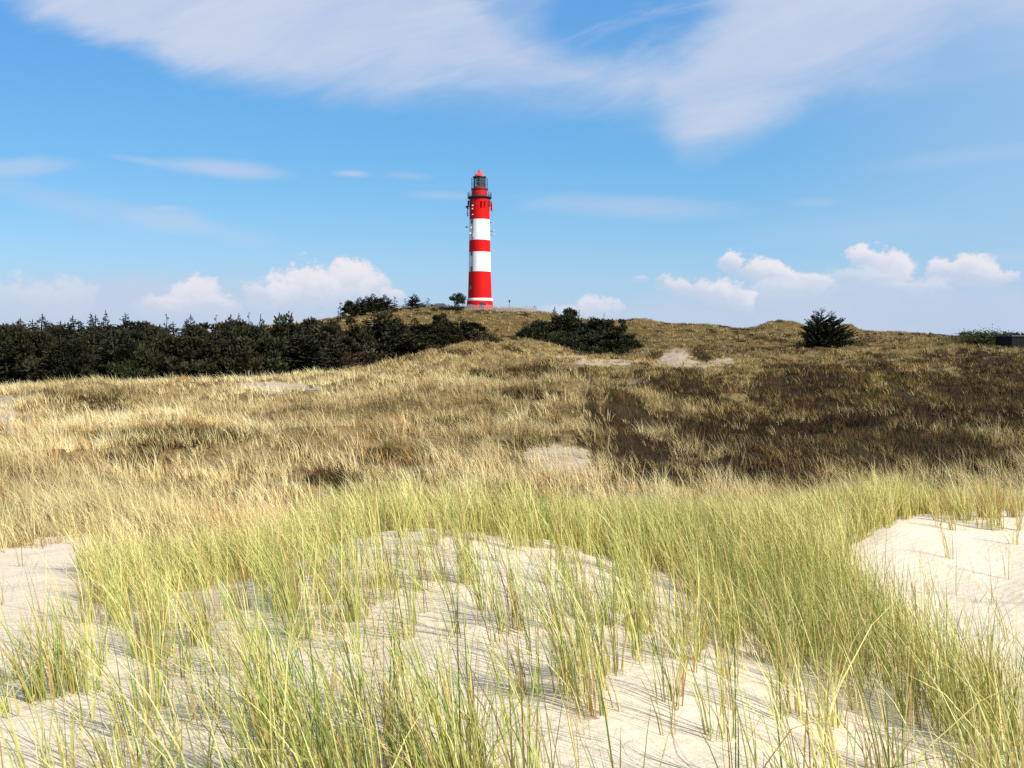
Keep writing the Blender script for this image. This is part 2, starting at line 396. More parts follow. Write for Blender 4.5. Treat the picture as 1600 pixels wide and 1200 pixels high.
# ------------------------------------------------------------------ ground cover layout (fixed in the terrain)
SANDEDGE = ([-300, 0, 130, 190, 300, 400, 700, 1050, 1250, 1330, 1440, 1600, 1900], [8.2, 9.3, 11.2, 9.8, 8.8, 9.0, 10.4, 9.5, 9.5, 11, 14.2, 15, 15])
BARE = [(430, 606, 62, 9, 1), (395, 600, 30, 6, .8), (870, 718, 62, 22, 1), (905, 742, 60, 14, .8), (1052, 558, 30, 13, 1.0), (1072, 570, 55, 7, .9), (1125, 566, 30, 8, .9),
        (1072, 705, 26, 7, 1), (1025, 683, 34, 7, .8), (945, 566, 66, 5, 1), (890, 557, 40, 3, .8), (10, 645, 20, 26, 1.2), (980, 596, 55, 6, .5), (1180, 636, 20, 4, .5), (700, 605, 40, 4, .5),
        (1000, 545, 22, 4, .5), (20, 668, 16, 14, 1)]
HEATH = [(1290, 665, 400, 92, 1), (1520, 630, 300, 80, .9), (1060, 610, 140, 30, .95), (1000, 690, 90, 45, .9), (1120, 735, 200, 26, 1), (1450, 725, 200, 26, .8),
         (275, 686, 125, 13, 1.1), (205, 719, 66, 12, .95), (835, 584, 85, 11, 1), (855, 617, 70, 10, 1), (610, 709, 55, 11, .95), (505, 750, 70, 12, .95), (130, 622, 80, 9, .7), (150, 636, 50, 9, .6),
         (800, 690, 60, 12, .6), (700, 668, 50, 9, .6), (930, 640, 70, 14, .7), (1280, 577, 110, 8, .8), (1560, 560, 160, 14, .5), (960, 660, 50, 15, .7), (1590, 620, 80, 22, 1), (450, 705, 50, 7, .5),
         (350, 800, 60, 8, .5), (540, 770, 50, 8, .5), (490, 636, 60, 7, .4), (1150, 548, 140, 8, .4)]


def blobs(u, v, L, nz, sharp=.5):
    m = np.zeros_like(u)
    for (cu, cv, ru, rv, k) in L:
        r = np.hypot((u - cu) / ru, (v - cv) / rv) + nz
        m = np.maximum(m, k * (1 - sstep(r, 1 - sharp, 1 + sharp * .6)))
    return np.clip(m, 0, 1)


def cover(x, y, z, shift=0.0):
    u, v = project(x, y, z); r = np.hypot(x, y)
    ln = np.log(np.maximum(r, 1))
    n1 = fbm(x / 3.2, y / 3.2, 41, 4) - .5; n2 = fbm(x / (.02 * r + .25), y / (.02 * r + .25), 47, 3) - .5
    edge = np.interp(u, *SANDEDGE)
    dune = 1 - sstep(y + n1 * 2.2 + n2 * 1.2, edge - .4 + shift, edge + 1.0 + shift)
    dune = np.where(y < 2, 1, dune)
    bare = blobs(u, v, BARE, n1 * .5 + n2 * 1.0, .45) * (r > 16)
    heath = blobs(u, v, HEATH, n1 * 1.0 + n2 * 1.2, .4) * (r > 16)
    heath = np.maximum(heath, .8 * sstep(n1 + .3 * n2, .10, .19) * sstep(r, 70, 110) * (u > 500))
    heath = heath * (1 - dune) * (1 - bare)
    return u, v, r, np.maximum(dune, 0), bare, heath


def make_mat(name, rough=.9, spec=.2):
    m = bpy.data.materials.new(name); m.use_nodes = True; nt = m.node_tree
    b = nt.nodes['Principled BSDF']; b.inputs['Roughness'].default_value = rough; b.inputs['Specular IOR Level'].default_value = spec
    return m, nt, b


def ramp(nt, fac, stops):
    n = nt.nodes.new('ShaderNodeValToRGB'); nt.links.new(fac, n.inputs[0]); e = n.color_ramp.elements
    while len(e) < len(stops): e.new(.5)
    for q, (p, c) in zip(e, stops): q.position = p; q.color = (*c, 1)
    return n.outputs[0]


def mixrgb(nt, fac, a, b, mode='MIX'):
    m = nt.nodes.new('ShaderNodeMix'); m.data_type = 'RGBA'; m.blend_type = mode
    for i, q in ((0, fac), (6, a), (7, b)):
        if isinstance(q, (int, float)): m.inputs[i].default_value = q
        elif isinstance(q, tuple): m.inputs[i].default_value = (*q, 1)
        else: nt.links.new(q, m.inputs[i])
    return m.outputs[2]


def plain(name, col, rough=.7, var=.15, scale=6.0, spec=.2, metal=0.0):
    """painted or natural surface: base colour broken up by two scales of noise"""
    m, nt, b = make_mat(name, rough, spec); E.nt = nt
    tc = nt.nodes.new('ShaderNodeTexCoord')
    n = noise_node(tc.outputs['Object'], scale, 6, .65)
    lo = tuple(c * (1 - var) for c in col); hi = tuple(min(1, c * (1 + var)) for c in col)
    nt.links.new(ramp(nt, n.s, [(.3, lo), (.7, hi)]), b.inputs['Base Color']); b.inputs['Metallic'].default_value = metal
    return m


def ground_material():
    m, nt, b = make_mat('ground', .95, .1); E.nt = nt
    at = nt.nodes.new('ShaderNodeAttribute'); at.attribute_name = 'mask'
    sp = nt.nodes.new('ShaderNodeSeparateColor'); nt.links.new(at.outputs['Color'], sp.inputs[0])
    tc = nt.nodes.new('ShaderNodeTexCoord'); P = tc.outputs['Object']
    n1 = noise_node(P, .9, 8, .7); n2 = noise_node(P, 9.0, 6, .7); n3 = noise_node(P, 260.0, 2, .6)
    sand = ramp(nt, (n2 * .5 + n1 * .3 + n3 * .2).s, [(.3, (.66, .545, .395)), (.7, (.76, .645, .485))])
    litter = ramp(nt, (n1 * .5 + n2 * .5).s, [(.36, (.065, .044, .018)), (.5, (.18, .125, .052)), (.64, (.33, .24, .105))])
    heath = ramp(nt, (n1 * .5 + n2 * .5).s, [(.35, (.018, .012, .005)), (.6, (.042, .028, .011)), (.75, (.085, .058, .022))])
    s = (E(sp.outputs[0]) + (n1 - .5) * .5 + (n2 - .5) * .5).step(.38, .62); h = (E(sp.outputs[1]) + (n2 - .5) * .5).step(.3, .7)
    at2 = nt.nodes.new('ShaderNodeAttribute'); at2.attribute_name = 'turf'; nb = noise_node(P, 4.5, 9, .85)
    turf = ramp(nt, (n1 * .5 + n2 * .5).s, [(.36, (.050, .033, .010)), (.5, (.110, .073, .021)), (.64, (.18, .12, .038))])
    thin = ramp(nt, nb.s, [(.35, (.24, .18, .11)), (.65, (.50, .415, .305))])
    c = mixrgb(nt, at2.outputs['Fac'], litter, turf); c = mixrgb(nt, h.s, c, heath)
    k = (E(sp.outputs[2]) * 0.85 + (nb - .5) * 1.5 + (n2 - .5) * .6).step(.42, .62); c = mixrgb(nt, k.s, c, thin); c = mixrgb(nt, s.s, c, sand)
    nt.links.new(c, b.inputs['Base Color'])
    # wind ripples, grains and small dents
    wv = nt.nodes.new('ShaderNodeTexWave'); wv.inputs['Scale'].default_value = 3.2; wv.inputs['Distortion'].default_value = 7; wv.inputs['Detail'].default_value = 3
    mp = nt.nodes.new('ShaderNodeMapping'); mp.inputs['Rotation'].default_value = (0, 0, .9); nt.links.new(P, mp.inputs[0]); nt.links.new(mp.outputs[0], wv.inputs['Vector'])
    hgt = n2 * .03 + E(wv.outputs['Fac']) * .003 + n3 * .0012
    bp = nt.nodes.new('ShaderNodeBump'); bp.inputs['Strength'].default_value = .7; bp.inputs['Distance'].default_value = 1.0
    nt.links.new(hgt.s, bp.inputs['Height']); nt.links.new(bp.outputs[0], b.inputs['Normal'])
    return m


def build_ground():
    az = np.concatenate([np.radians(np.arange(-180, -42, 2.0)), np.radians(np.arange(-42, 42, .15)), np.radians(np.arange(42, 180, 2.0))])
    nr = 620; rr = np.exp(np.linspace(math.log(.42), math.log(6000), nr)); na = len(az)
    R, A = np.meshgrid(rr, az, indexing='ij'); x, y = R * np.sin(A), R * np.cos(A); z = ground(x, y)
    u, v, r, dune, bare, heath = cover(x, y, z, 1.3)
    i = np.arange(nr - 1)[:, None] * na; j = np.arange(na)[None, :]; j2 = (j + 1) % na
    q = np.stack([i + j, i + na + j, i + na + j2, i + j2], -1).reshape(-1, 4)[:, ::-1]
    V = np.stack([x, y, z], -1).reshape(-1, 3); c = len(V); V = np.vstack([V, [[0, 0, -1.6]]])
    tri = np.stack([np.full(na, c), np.arange(na), (np.arange(na) + 1) % na], -1)[:, ::-1]
    mask = np.stack([dune, heath, bare], -1).reshape(-1, 3); mask = np.vstack([mask, [[1, 0, 0]]])
    turf = np.clip(sstep(r, 150, 185) * np.where(u < 985, 1, .55) + .5 * sstep(r, 85, 140) * (u > 950), 0, 1).reshape(-1, 1); turf = np.vstack([turf, [[0]]])
    me = mesh_np('ground', V, [q, tri], ground_material(), {'mask': mask, 'turf': np.repeat(turf, 3, 1)}, smooth=True)
    o = link('ground', me); tag(o, 'rolling sand dunes with pale bare sand and brown heath', 'ground', kind='structure')


build_ground()


# ------------------------------------------------------------------ grasses
def blade_material(name, trans=.3, rough=.55, spec=.25):
    m, nt, b = make_mat(name, rough, spec)
    at = nt.nodes.new('ShaderNodeAttribute'); at.attribute_name = 'Col'; nt.links.new(at.outputs['Color'], b.inputs['Base Color'])
    tr = nt.nodes.new('ShaderNodeBsdfTranslucent'); nt.links.new(at.outputs['Color'], tr.inputs[0])
    mx = nt.nodes.new('ShaderNodeMixShader'); mx.inputs[0].default_value = trans
    out = nt.nodes['Material Output']; nt.links.new(b.outputs[0], mx.inputs[1]); nt.links.new(tr.outputs[0], mx.inputs[2]); nt.links.new(mx.outputs[0], out.inputs[0])
    return m


def blades(name, P, H, L, W, c0, c1, mat, nseg=3, droop=None):
    """P base points, H lengths, L horizontal lean at the tip (n x 2, as a share of H), W widths, c0/c1 colours at root and tip"""
    n = len(P); ang = rng.uniform(0, math.pi, n); side = np.stack([np.cos(ang), np.sin(ang), np.zeros(n)], -1)
    vs, cs = [], []
    mag = np.clip(np.hypot(L[:, 0], L[:, 1]), 0, .95)
    for k in range(nseg + 1):
        t = k / nseg; lean = L * (.35 * t + .65 * t ** 2.2)[..., None] if isinstance(t, np.ndarray) else L * (.35 * t + .65 * t ** 2.2)
        up = t * np.sqrt(1 - (mag * .75 * t) ** 2) - (0 if droop is None else droop * t ** 4)
        c = P + np.concatenate([lean * H[:, None], (up * H)[:, None]], 1)
        w = (W * (1 - .75 * t ** 1.5))[:, None]; col = c0 * (1 - t) + c1 * t
        if k < nseg: vs += [c - side * w / 2, c + side * w / 2]; cs += [col, col]
        else: vs += [c]; cs += [col]
    K = 2 * nseg + 1; V = np.stack(vs, 1).reshape(-1, 3); Cc = np.stack(cs, 1).reshape(-1, 3)
    b = (np.arange(n) * K)[:, None]
    quads = np.concatenate([b + np.array([[2 * k, 2 * k + 1, 2 * k + 3, 2 * k + 2]]) for k in range(nseg - 1)]) if nseg > 1 else None
    tris = b + np.array([[2 * nseg - 2, 2 * nseg - 1, 2 * nseg]])
    me = mesh_np(name, V, ([quads] if quads is not None else []) + [tris], mat, {'Col': Cc})
    return link(name, me)


def mixcol(a, b, t): return np.asarray(a)[None] * (1 - t[:, None]) + np.asarray(b)[None] * t[:, None]


MARRAM = blade_material('marram', .2); DRY = blade_material('dry grass', .25); HEATHER = blade_material('heather', .1, .8, .1)
STRAW, PALE, GREEN, OLIVE, TAN = (.64, .56, .19), (.80, .73, .34), (.13, .215, .035), (.37, .42, .08), (.38, .22, .08)


def bare_right(u, v):
    lim = np.interp(v, [780, 800, 850, 890, 950, 1040, 1120, 1190, 1250], [1445, 1445, 1335, 1318, 1360, 1475, 1590, 1700, 1800])
    return (u > lim) & (v > 798) & (v < 1250)


def foreground_grass():
    N = 30000
    d = np.sqrt(rng.uniform(2.0 ** 2, 15.5 ** 2, N)); x = rng.uniform(-.82, .82, N) * d; y = d
    x = np.where(d < 4, rng.uniform(-1.1, 1.1, N) * d, x)
    z = ground(x, y); u, v, r, dune, bare, heath = cover(x, y, z)
    crest = np.interp(u, [-100, 0, 100, 250, 400, 520, 650, 760, 900, 1000, 1080, 1180, 1280, 1400, 1600], [8.8, 8.8, 5.6, 5.6, 7.2, 8.0, 8.8, 8.8, 8.4, 7.7, 6.4, 5.3, 4.3, 3.5, 2.8])
    cl = fbm(x / .55, y / .55, 61, 3)
    p = .065 + .14 * sstep(cl, .50, .64)
    p = np.where(d > crest + .25, .16 + .56 * sstep(d - crest, .3, 1.2), p)
    p = np.where((d > crest) & (d < crest + 5), p * (.35 + .65 * sstep(cl, .33, .5)), p)
    p = np.maximum(p, .52 * sstep(v, 1030, 1160) * (1 - sstep(u, 850, 1080)) * sstep(u, 120, 420) * sstep(cl, .36, .55))
    p = np.maximum(p, .22 * (np.hypot((u - 130) / 130, (v - 1080) / 150) < 1) * sstep(cl, .4, .55))
    lb = np.hypot((u - 20) / 120, (v - 935) / 78); p = np.where(lb < 1.0, .012, p)
    lb = np.hypot((u - 120) / 170, (v - 868) / 22); p = np.where(lb < 1.0, p * .1, p)
    br = bare_right(u, v); p = np.where(br, .004, p); p = np.where((u > 1440) & (v > 772) & (v < 832), .16 * (cl > .5), p)
    dmax = np.interp(u, [-200, 0, 100, 300, 450, 600, 800, 1600], [9.5, 9.5, 8.7, 8.6, 9.4, 11.5, 14, 15.5]); p = p * (1 - sstep(d, dmax - .3, dmax + .9))
    keep = rng.uniform(0, 1, N) < p; x, y, u, v, d, cl = x[keep], y[keep], u[keep], v[keep], d[keep], cl[keep]; crest = crest[keep]
    nb = np.where(d > crest + .3, rng.integers(5, 11, len(x)), np.where(rng.uniform(0, 1, len(x)) < .32, rng.integers(18, 38, len(x)), rng.integers(3, 10, len(x)))); idx = np.repeat(np.arange(len(x)), nb); n = len(idx)
    a = rng.uniform(0, 2 * math.pi, n); rad = (.035 + .0016 * nb[idx]) * np.sqrt(rng.uniform(0, 1, n)); px, py = x[idx] + rad * np.cos(a), y[idx] + rad * np.sin(a)
    P = np.stack([px, py, ground(px, py) - .02], -1)
    tall = rng.uniform(.75, 1.15, len(x)); H = rng.uniform(.34, .92, n) * tall[idx] * np.where((u[idx] > 1440) & (d[idx] > 10), .9, 1) * np.where(d[idx] > crest[idx] + .3, .95, .92)
    H = H * np.where(u[idx] < 330, .8, 1)
    out = np.stack([np.cos(a), np.sin(a)], -1) * (rng.uniform(.0, .30, n))[:, None]
    wind = np.stack([-rng.uniform(.0, .42, n), rng.uniform(-.14, .14, n)], -1) + np.stack([rng.normal(0, .07, len(x)), rng.normal(0, .07, len(x))], -1)[idx]
    L = out + wind; flop = rng.uniform(0, 1, n) < .075; L[flop] += rng.normal(0, .5, (flop.sum(), 2)); L = np.clip(L, -.85, .85)
    W = rng.uniform(.0042, .0085, n) * np.where(d[idx] > 8, 1.4, 1)
    t = rng.uniform(0, 1, n); gk = np.clip(.52 + .6 * (fbm(x / 1.7, y / 1.7, 77, 2) - .5) * 2, .08, .75)[idx]
    gk = gk * np.where(d[idx] > 7.5, np.where(u[idx] > 1150, .4, .7), 1)
    isg = rng.uniform(0, 1, n) < gk; dead = rng.uniform(0, 1, n) < .2
    c1 = np.where(isg[:, None], mixcol(GREEN, OLIVE, t), mixcol(STRAW, PALE, t)); c0 = np.where(isg[:, None], mixcol(GREEN, STRAW, t), mixcol(STRAW, OLIVE, t * .7))
    c1 = np.where(dead[:, None], mixcol(TAN, STRAW, t), c1); c0 = np.where(dead[:, None], mixcol(TAN, (.42, .25, .10), t), c0)
    o = blades('marram_grass', P, H, L, W, c0, c1, MARRAM, 4, np.where(rng.uniform(0, 1, n) < .2, .12, .02))
    tag(o, 'tall yellow-green marram grass growing on the pale sand in front', 'grass', kind='stuff')
    # broken straws lying on the sand
    M = 900; q = np.stack([rng.uniform(-.8, .8, M), np.sqrt(rng.uniform(6, 110, M))], -1); qx, qy = q[:, 0] * q[:, 1], q[:, 1]
    aa = rng.uniform(0, 6.28, M); P = np.stack([qx, qy, ground(qx, qy) + .008], -1); Lg = np.stack([np.cos(aa), np.sin(aa)], -1) * .95
    o = blades('dead_straw', P, rng.uniform(.08, .4, M), Lg, rng.uniform(.003, .006, M), mixcol(TAN, STRAW, rng.uniform(0, 1, M)), mixcol(TAN, PALE, rng.uniform(0, 1, M)), DRY, 3, np.full(M, .32))
    tag(o, 'loose dead straws scattered over the bare sand', 'straw', kind='stuff')


foreground_grass()


def field_grass():
    allP, allH, allL, allW, a0, a1 = [], [], [], [], [], []
    hP, hH, hL, hW, h0, h1 = [], [], [], [], [], []
    for (d0, d1, dens, nbl, ws) in ((8.0, 20, 10, 15, 1.0), (20, 34, 6.5, 15, 1.4), (34, 55, 4.0, 13, 2.1), (55, 85, 2.4, 10, 3.2), (85, 135, 1.2, 9, 5.0), (135, 265, .8, 7, 6.0)):
        area = .82 * 2 * (d1 ** 2 - d0 ** 2) / 2; N = int(area * dens)
        d = np.sqrt(rng.uniform(d0 ** 2, d1 ** 2, N)); x = rng.uniform(-.82, .82, N) * d; y = d; z = ground(x, y)
        u, v, r, dune, bare, heath = cover(x, y, z)
        cl = fbm(x / (1.0 + .02 * d), y / (1.0 + .02 * d), 91, 3)
        p = (1 - .995 * np.clip(dune * 1.2, 0, 1)) * (1 - .5 * bare) * (.68 + .32 * sstep(cl, .40, .54))
        under = (u < 780) & (v < 600) & (d > 82) & (d < 200)            # below the wood
        p = np.where(under & (d > np.interp(u, [0, 400, 560, 650, 740], [84, 88, 102, 112, 130])), 0, p)
        keepg = rng.uniform(0, 1, N) < p * (1 - .84 * heath * (.25 + .75 * sstep(fbm(x / 7, y / 4, 151, 3), .58, .48)))
        # tussocks
        X, Y, U, V, D, Hh, CL = (q[keepg] for q in (x, y, u, v, d, heath, cl))
        size = np.where(D < 14, .8, 1) * np.where(rng.uniform(0, 1, len(X)) < .3, rng.uniform(1.3, 2.0, len(X)), rng.uniform(.55, 1.2, len(X))) * np.where(D > 100, .85, 1) * np.where(V < 535, .5, 1) * (1 - .3 * Hh); idx = np.repeat(np.arange(len(X)), nbl); n = len(idx)
        a = rng.uniform(0, 6.283, n); rad = (.15 + .03 * ws) * np.sqrt(rng.uniform(0, 1, n)) * size[idx]
        px, py = X[idx] + rad * np.cos(a), Y[idx] + rad * np.sin(a)
        allP.append(np.stack([px, py, ground(px, py) - .03], -1)); allH.append(rng.uniform(.28, .64, n) * size[idx])
        lean = np.stack([np.cos(a), np.sin(a)], -1) * rng.uniform(.05, .55, n)[:, None] + np.stack([-rng.uniform(.1, .6, n), rng.uniform(-.15, .15, n)], -1) + rng.normal(0, .14, (len(X), 2))[idx]
        allL.append(np.clip(lean, -.85, .85)); allW.append(rng.uniform(.007, .012, n) * ws)
        tone = fbm(X / 7, Y / 7, 101, 3)
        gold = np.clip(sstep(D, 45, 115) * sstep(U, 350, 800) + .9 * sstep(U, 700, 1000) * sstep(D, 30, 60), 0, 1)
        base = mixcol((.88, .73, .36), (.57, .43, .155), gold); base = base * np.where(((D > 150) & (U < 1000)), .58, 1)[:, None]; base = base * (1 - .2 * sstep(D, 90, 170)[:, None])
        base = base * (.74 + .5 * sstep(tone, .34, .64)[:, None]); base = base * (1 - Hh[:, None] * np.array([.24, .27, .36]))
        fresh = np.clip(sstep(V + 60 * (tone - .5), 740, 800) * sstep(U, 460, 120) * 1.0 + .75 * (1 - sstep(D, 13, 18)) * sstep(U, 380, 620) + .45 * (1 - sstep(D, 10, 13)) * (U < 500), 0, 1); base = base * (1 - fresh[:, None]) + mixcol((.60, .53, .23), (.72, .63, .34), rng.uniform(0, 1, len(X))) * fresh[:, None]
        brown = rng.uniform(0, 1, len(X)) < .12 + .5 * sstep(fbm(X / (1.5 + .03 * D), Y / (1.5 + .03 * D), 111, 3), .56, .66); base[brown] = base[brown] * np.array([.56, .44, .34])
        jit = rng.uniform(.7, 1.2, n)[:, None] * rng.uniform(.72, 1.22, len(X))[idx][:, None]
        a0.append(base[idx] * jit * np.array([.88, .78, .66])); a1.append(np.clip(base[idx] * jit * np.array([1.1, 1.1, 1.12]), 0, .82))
        # heather cushions in the dark ground
        keeph = rng.uniform(0, 1, N) < np.clip(heath * 1.3 + .42, 0, 1) * (1 - dune) * (1 - bare)
        if d0 < 12: keeph &= False
        X, Y, D = x[keeph], y[keeph], d[keeph]; m = 16; idx = np.repeat(np.arange(len(X)), m); n = len(idx)
        sz = rng.uniform(.7, 1.5, len(X)) * (1 + .1 * ws)
        a = rng.uniform(0, 6.283, n); rad = .34 * np.sqrt(rng.uniform(0, 1, n)) * sz[idx]; px, py = X[idx] + rad * np.cos(a), Y[idx] + rad * np.sin(a)
        hP.append(np.stack([px, py, ground(px, py) - .03], -1)); hH.append((rng.uniform(.2, .52, n) * np.minimum(sz[idx], 1.6) * (1 - .5 * (rad / (.34 * sz[idx])) ** 2)))
        hL.append(np.stack([np.cos(a), np.sin(a)], -1) * rng.uniform(.1, .8, n)[:, None]); hW.append(rng.uniform(.010, .022, n) * ws)
        tone = fbm(X / 4, Y / 4, 131, 3)
        b = mixcol((.050, .029, .012), (.082, .061, .020), sstep(tone, .4, .62)); red = rng.uniform(0, 1, len(X)) < .10; b[red] = (.095, .042, .022)
        dry = rng.uniform(0, 1, len(X)) > heath[keeph] * 1.4; b[dry] = mixcol((.17, .115, .048), (.42, .31, .14), rng.uniform(0, 1, dry.sum())); b = b[idx] * rng.uniform(.6, 1.5, n)[:, None]; h0.append(b); h1.append(b * 1.15)
    cat = np.concatenate
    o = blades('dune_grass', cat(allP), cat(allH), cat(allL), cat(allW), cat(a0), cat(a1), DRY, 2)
    tag(o, 'dry straw-coloured tussock grass covering the dunes and hollows', 'grass', kind='stuff')
    o = blades('heather', cat(hP), cat(hH), cat(hL), cat(hW), cat(h0), cat(h1), HEATHER, 2)
    tag(o, 'dark brown low heather in the hollow and on the slopes', 'heather', kind='stuff')
    print('blades', sum(map(len, allP)), sum(map(len, hP)))


field_grass()


def tuft(u, d, label, n, h, w, c_a, c_b, cat='grass tuft'):
    p = spot(u, d); a = rng.uniform(0, 6.283, n); rad = w * np.sqrt(rng.uniform(0, 1, n))
    px, py = rad * np.cos(a), rad * np.sin(a); pz = ground(px + p.x, py + p.y) - p.z - .03
    L = np.stack([np.cos(a), np.sin(a)], -1) * rng.uniform(0, .3, n)[:, None] + np.stack([-rng.uniform(0, .3, n), rng.uniform(-.1, .1, n)], -1)
    t = rng.uniform(0, 1, n)
    o = blades('grass_tuft', np.stack([px, py, pz], -1), rng.uniform(.4, 1, n) * h, np.clip(L, -.8, .8), rng.uniform(.005, .009, n), mixcol(c_a, TAN, t * .6), mixcol(c_b, PALE, t), MARRAM, 4)
    o.location = p; tag(o, label, cat, 'grass tufts standing alone on the right-hand sand')


tuft(1557, 12.3, 'thick russet-based grass tuft on the sand at the right edge', 230, .85, .17, (.36, .17, .06), (.62, .46, .17))
tuft(1490, 12.8, 'slim yellow grass tuft beside the russet tuft on the sand', 90, .72, .10, (.48, .30, .10), STRAW)
tuft(1524, 11.9, 'sparse thin grass tuft furthest forward on the bare right sand', 34, .66, .07, OLIVE, STRAW)
tuft(1594, 12.4, 'narrow grass tuft right of the russet tuft, cut by the frame', 80, .75, .09, (.44, .28, .10), STRAW)
tuft(1455, 13.0, 'pale grass tuft at the left end of the row on the sand crest', 80, .75, .11, OLIVE, PALE)

# ------------------------------------------------------------------ trees
BARK = plain('bark', (.035, .028, .022), .9, .4, 9)


def leaf_mat(name, col, var=.5):
    m, nt, b = make_mat(name, .75, .15); E.nt = nt
    at = nt.nodes.new('ShaderNodeAttribute'); at.attribute_name = 'Col'
    oi = nt.nodes.new('ShaderNodeObjectInfo'); tint = ramp(nt, oi.outputs['Random'], [(0, tuple(k * .7 for k in col)), (.35, (col[0] * 1.15, col[1] * .97, col[2] * .88)), (.7, tuple(k * 1.05 for k in col)), (1, (col[0] * 1.15, col[1] * 1.3, col[2] * 1.0))])
    c = mixrgb(nt, 1.0, at.outputs['Color'], tint, 'MULTIPLY'); nt.links.new(c, b.inputs['Base Color'])
    return m


NEEDLE = leaf_mat('spruce needles', (.027, .026, .0125)); PINE = leaf_mat('pine needles', (.025, .0255, .011)); LEAF = leaf_mat('shrub leaves', (.075, .085, .028)); TWIG = leaf_mat('bare twigs', (.050, .032, .020))


class Leaves:
    def __init__(s): s.B, s.D, s.N, s.L, s.W, s.C = [], [], [], [], [], []
    def add(s, base, dirv, length, width, col):
        s.B.append(base); s.D.append(dirv); s.L.append(length); s.W.append(width); s.C.append(col)
    def mesh(s, name, mat, r):
        B = np.array(s.B); D = np.array(s.D); D /= np.linalg.norm(D, axis=1)[:, None] + 1e-9; L = np.array(s.L)[:, None]; W = np.array(s.W)[:, None]
        q = r.normal(0, 1, B.shape); side = np.cross(D, q); side /= np.linalg.norm(side, axis=1)[:, None] + 1e-9
        V = np.stack([B, B + D * L * .5 - side * W, B + D * L, B + D * L * .5 + side * W], 1).reshape(-1, 3)
        f = (np.arange(len(B)) * 4)[:, None] + np.array([[0, 1, 2, 3]]); C = np.repeat(np.array(s.C), 4)[:, None] * np.ones((1, 3))
        return mesh_np(name, V, [f], mat, {'Col': C})


def spruce(seed, H=10.0, R=2.4, gap=.36, nbr=9, bare=0.0, power=.95, droop=.25, fine=1.0, mat=None, lean=0.0, dens=1.0):
    r = np.random.default_rng(seed); lv = Leaves(); tr = MB()
    bend = r.normal(0, .012 * H, 2)
    axis = lambda z: np.array([lean * z + bend[0] * (z / H) ** 2, bend[1] * (z / H) ** 2, z])
    pts = [Vector(axis(H * k / 7) - (np.array([0, 0, .5]) if k == 0 else 0)) for k in range(8)]
    tr.path(pts, [.017 * H * (1 - k / 7.6) + .012 for k in range(8)], 7)
    z = max(.12, bare * H)
    while z < H * .985:
        h = z / H; nb = max(3, int(nbr * (1.05 - .5 * h)))
        sect = r.uniform(.75, 1.15)
        for k in range(nb):
            if r.uniform() > dens: continue
            Lb = R * ((1 - h) ** power) * sect * r.uniform(.55, 1.2) * (1 if h > .08 else .85) + .06
            az = r.uniform(0, 6.283); d = np.array([math.cos(az), math.sin(az), 0.]); slope = -droop * (1 - h) + .55 * h ** 1.5 + r.normal(0, .1); curl = r.uniform(.15, .45)
            o = axis(z + r.uniform(-.5, .5) * gap); step = .24 / fine; ns = max(2, int(Lb / step)); prev = o; tint = r.uniform(.55, 1.5)
            for q in range(1, ns + 1):
                s = Lb * q / ns; p = o + d * s + np.array([0, 0, s * slope + curl * s * s / max(Lb, .3) * .5])
                w = (.52 - .22 * q / ns) * (.45 + .55 * min(1, Lb)) * (.35 + .65 * min(1, (1 - h) * 3.2))
                for sg in (-1, 1, 0):
                    dv = d + np.array([-d[1], d[0], 0]) * sg * r.uniform(.5, 1.1) + np.array([0, 0, r.uniform(-.35, .4)])
                    lv.add(p, dv, w * r.uniform(.8, 1.5), (.13 + .05 * r.uniform()) / fine ** .5 * (.5 + .5 * min(1, (1 - h) * 3)), tint * r.uniform(.7, 1.3))
                prev = p
            if Lb > .8 and k % 2 == 0: tr.tube(Vector(o), Vector(prev), .03, .008, 4)
        z += gap * r.uniform(.75, 1.25) * (1 if h < .8 else .8)
    lv.add(axis(H * .95), np.array([0.02, 0, 1.]), .09 * H, .06, 1.0); lv.add(axis(H * .93), np.array([.05, .1, 1.]), .05 * H, .06, 1.0)
    return tr, lv, mat or NEEDLE, r


def pine(seed, H=7.0, R=3.0, nclump=46, flat=.6, low=.25, leaf=.46, per=150, mat=None, dome=1.0):
    """rounded, irregular crown of needle clumps on forking limbs"""
    r = np.random.default_rng(seed); lv = Leaves(); tr = MB()
    fork = Vector((r.normal(0, .2), r.normal(0, .2), H * max(low, .12))); tr.path([Vector((0, 0, -.4)), fork * .5, fork], [.035 * H * .6, .016 * H, .014 * H], 7)
    for k in range(nclump):
        a = r.uniform(0, 6.283); q = math.sqrt(r.uniform()); hh = r.uniform() ** .8
        top = (1 - .75 * q ** 2.2 * dome); zc = H * (low + (1 - low) * hh * top) * r.uniform(.92, 1.04); c = np.array([R * q * math.cos(a), R * q * math.sin(a), zc])
        cr = R * r.uniform(.2, .36); tr.tube(fork * r.uniform(.6, 1), Vector(c), .012 * H * .6, .012, 5); tint = r.uniform(.5, 1.55)
        for j in range(per):
            n = r.normal(0, 1, 3); n /= np.linalg.norm(n); n[2] = n[2] * flat + .12
            b = c + n * cr * r.uniform(.3, 1.0); lv.add(b, n + np.array([0, 0, .35]) + r.normal(0, .3, 3), leaf * r.uniform(.6, 1.3), leaf * .3, tint * r.uniform(.65, 1.35))
    return tr, lv, mat or PINE, r


